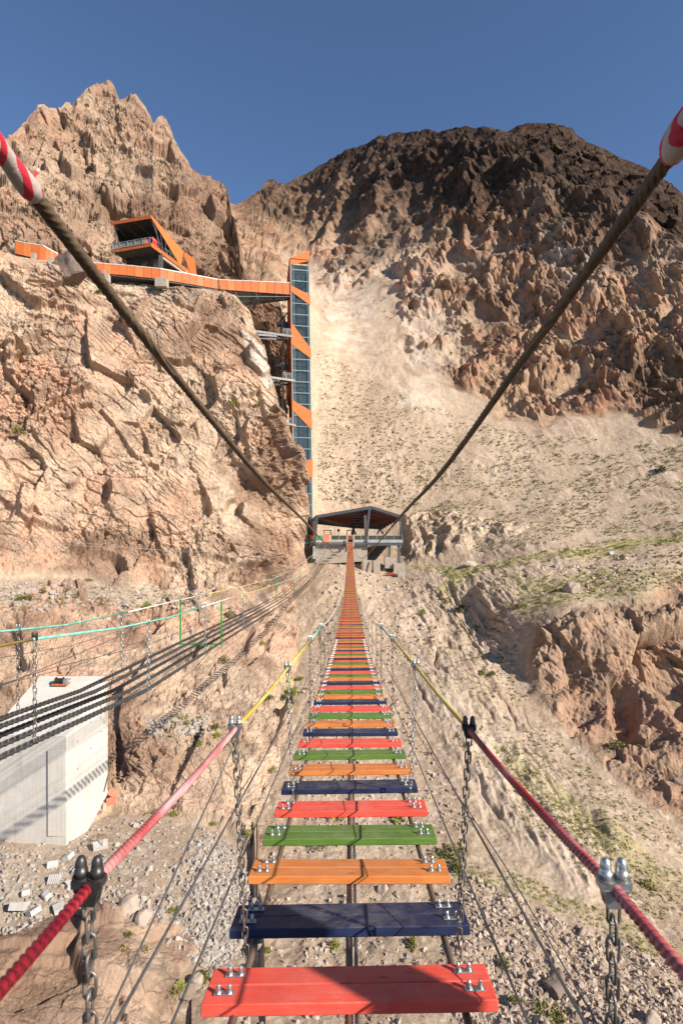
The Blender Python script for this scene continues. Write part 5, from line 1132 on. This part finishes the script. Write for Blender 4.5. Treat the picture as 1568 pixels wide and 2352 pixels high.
stones('ravine_gravel', pos, .045 + .20 * RNG.random(len(pos)) ** 3.5, M['scree_tan'], 'tan gravel and cobbles on the ravine floor')
pos = np.concatenate([pick('mountain_slope', [(690,1560),(730,1400),(760,1300),(840,1300),(1000,1340),(1050,1420),(900,1560),(1100,1900),(700,1900)], 3800), pick('mountain_slope', [(730,900),(900,960),(1000,1150),(740,1160)], 1400), pick('mountain_slope', [(1250,1300),(1568,1260),(1700,1260),(1700,1340),(1300,1370)], 500)])
stones('slope_rubble', pos, (.07 + .45 * RNG.random(len(pos)) ** 4) * np.clip(pos[:, 1] / 90, .5, 1.4), M['scree_tan'], 'loose stones on the slope under the bridge')
pos = np.concatenate([pick('cliff', [(0,1335),(460,1350),(540,1400),(300,1405),(0,1400)], 1300), pick('cliff', [(200,650),(500,668),(540,690),(200,672)], 300), pick('cliff', [(330,1640),(480,1640),(470,1690),(340,1690)], 250)])
stones('ledge_rubble', pos, .10 + .35 * RNG.random(len(pos)) ** 2.5, M['scree'], 'loose stones on the cliff ledges')
# ================================================================ camera, sky and sun
cam = bpy.data.cameras.new('camera'); co = bpy.data.objects.new('camera', cam); COL.objects.link(co); scene.camera = co
co.location = (0, 0, 0); co.rotation_euler = (math.radians(90), 0, 0)
cam.sensor_fit = 'VERTICAL'; cam.sensor_height = 36; cam.lens = FOC / 2352 * 36; cam.shift_x = -20 / 2352; cam.clip_start = .05; cam.clip_end = 3000
cam.dof.use_dof = True; cam.dof.focus_distance = 9.0; cam.dof.aperture_fstop = 6.3
w = bpy.data.worlds.new('World'); scene.world = w; w.use_nodes = True
sk = w.node_tree.nodes.new('ShaderNodeTexSky'); sk.sky_type = 'NISHITA'; sk.sun_disc = False
sk.sun_elevation = math.asin(SUN_DIR.z); sk.sun_rotation = math.atan2(SUN_DIR.x, SUN_DIR.y)
sk.altitude = 2500; sk.air_density = 1.0; sk.dust_density = .35; sk.ozone_density = 4.0
bg = w.node_tree.nodes['Background']; bg.inputs[1].default_value = .098; w.node_tree.links.new(sk.outputs[0], bg.inputs[0])
sun = bpy.data.lights.new('sun', 'SUN'); so = bpy.data.objects.new('sun', sun); COL.objects.link(so)
sun.energy = 5.0; sun.angle = math.radians(.53); sun.color = (1, .94, .85); so.rotation_euler = SUN_DIR.to_track_quat('Z', 'Y').to_euler(); so.location = (40, -30, 60)
vs = scene.view_settings; vs.view_transform = 'Standard'; vs.look = 'None'; vs.exposure = .72; vs.gamma = 1
scene.cycles.diffuse_bounces = 2; scene.cycles.transparent_max_bounces = 16
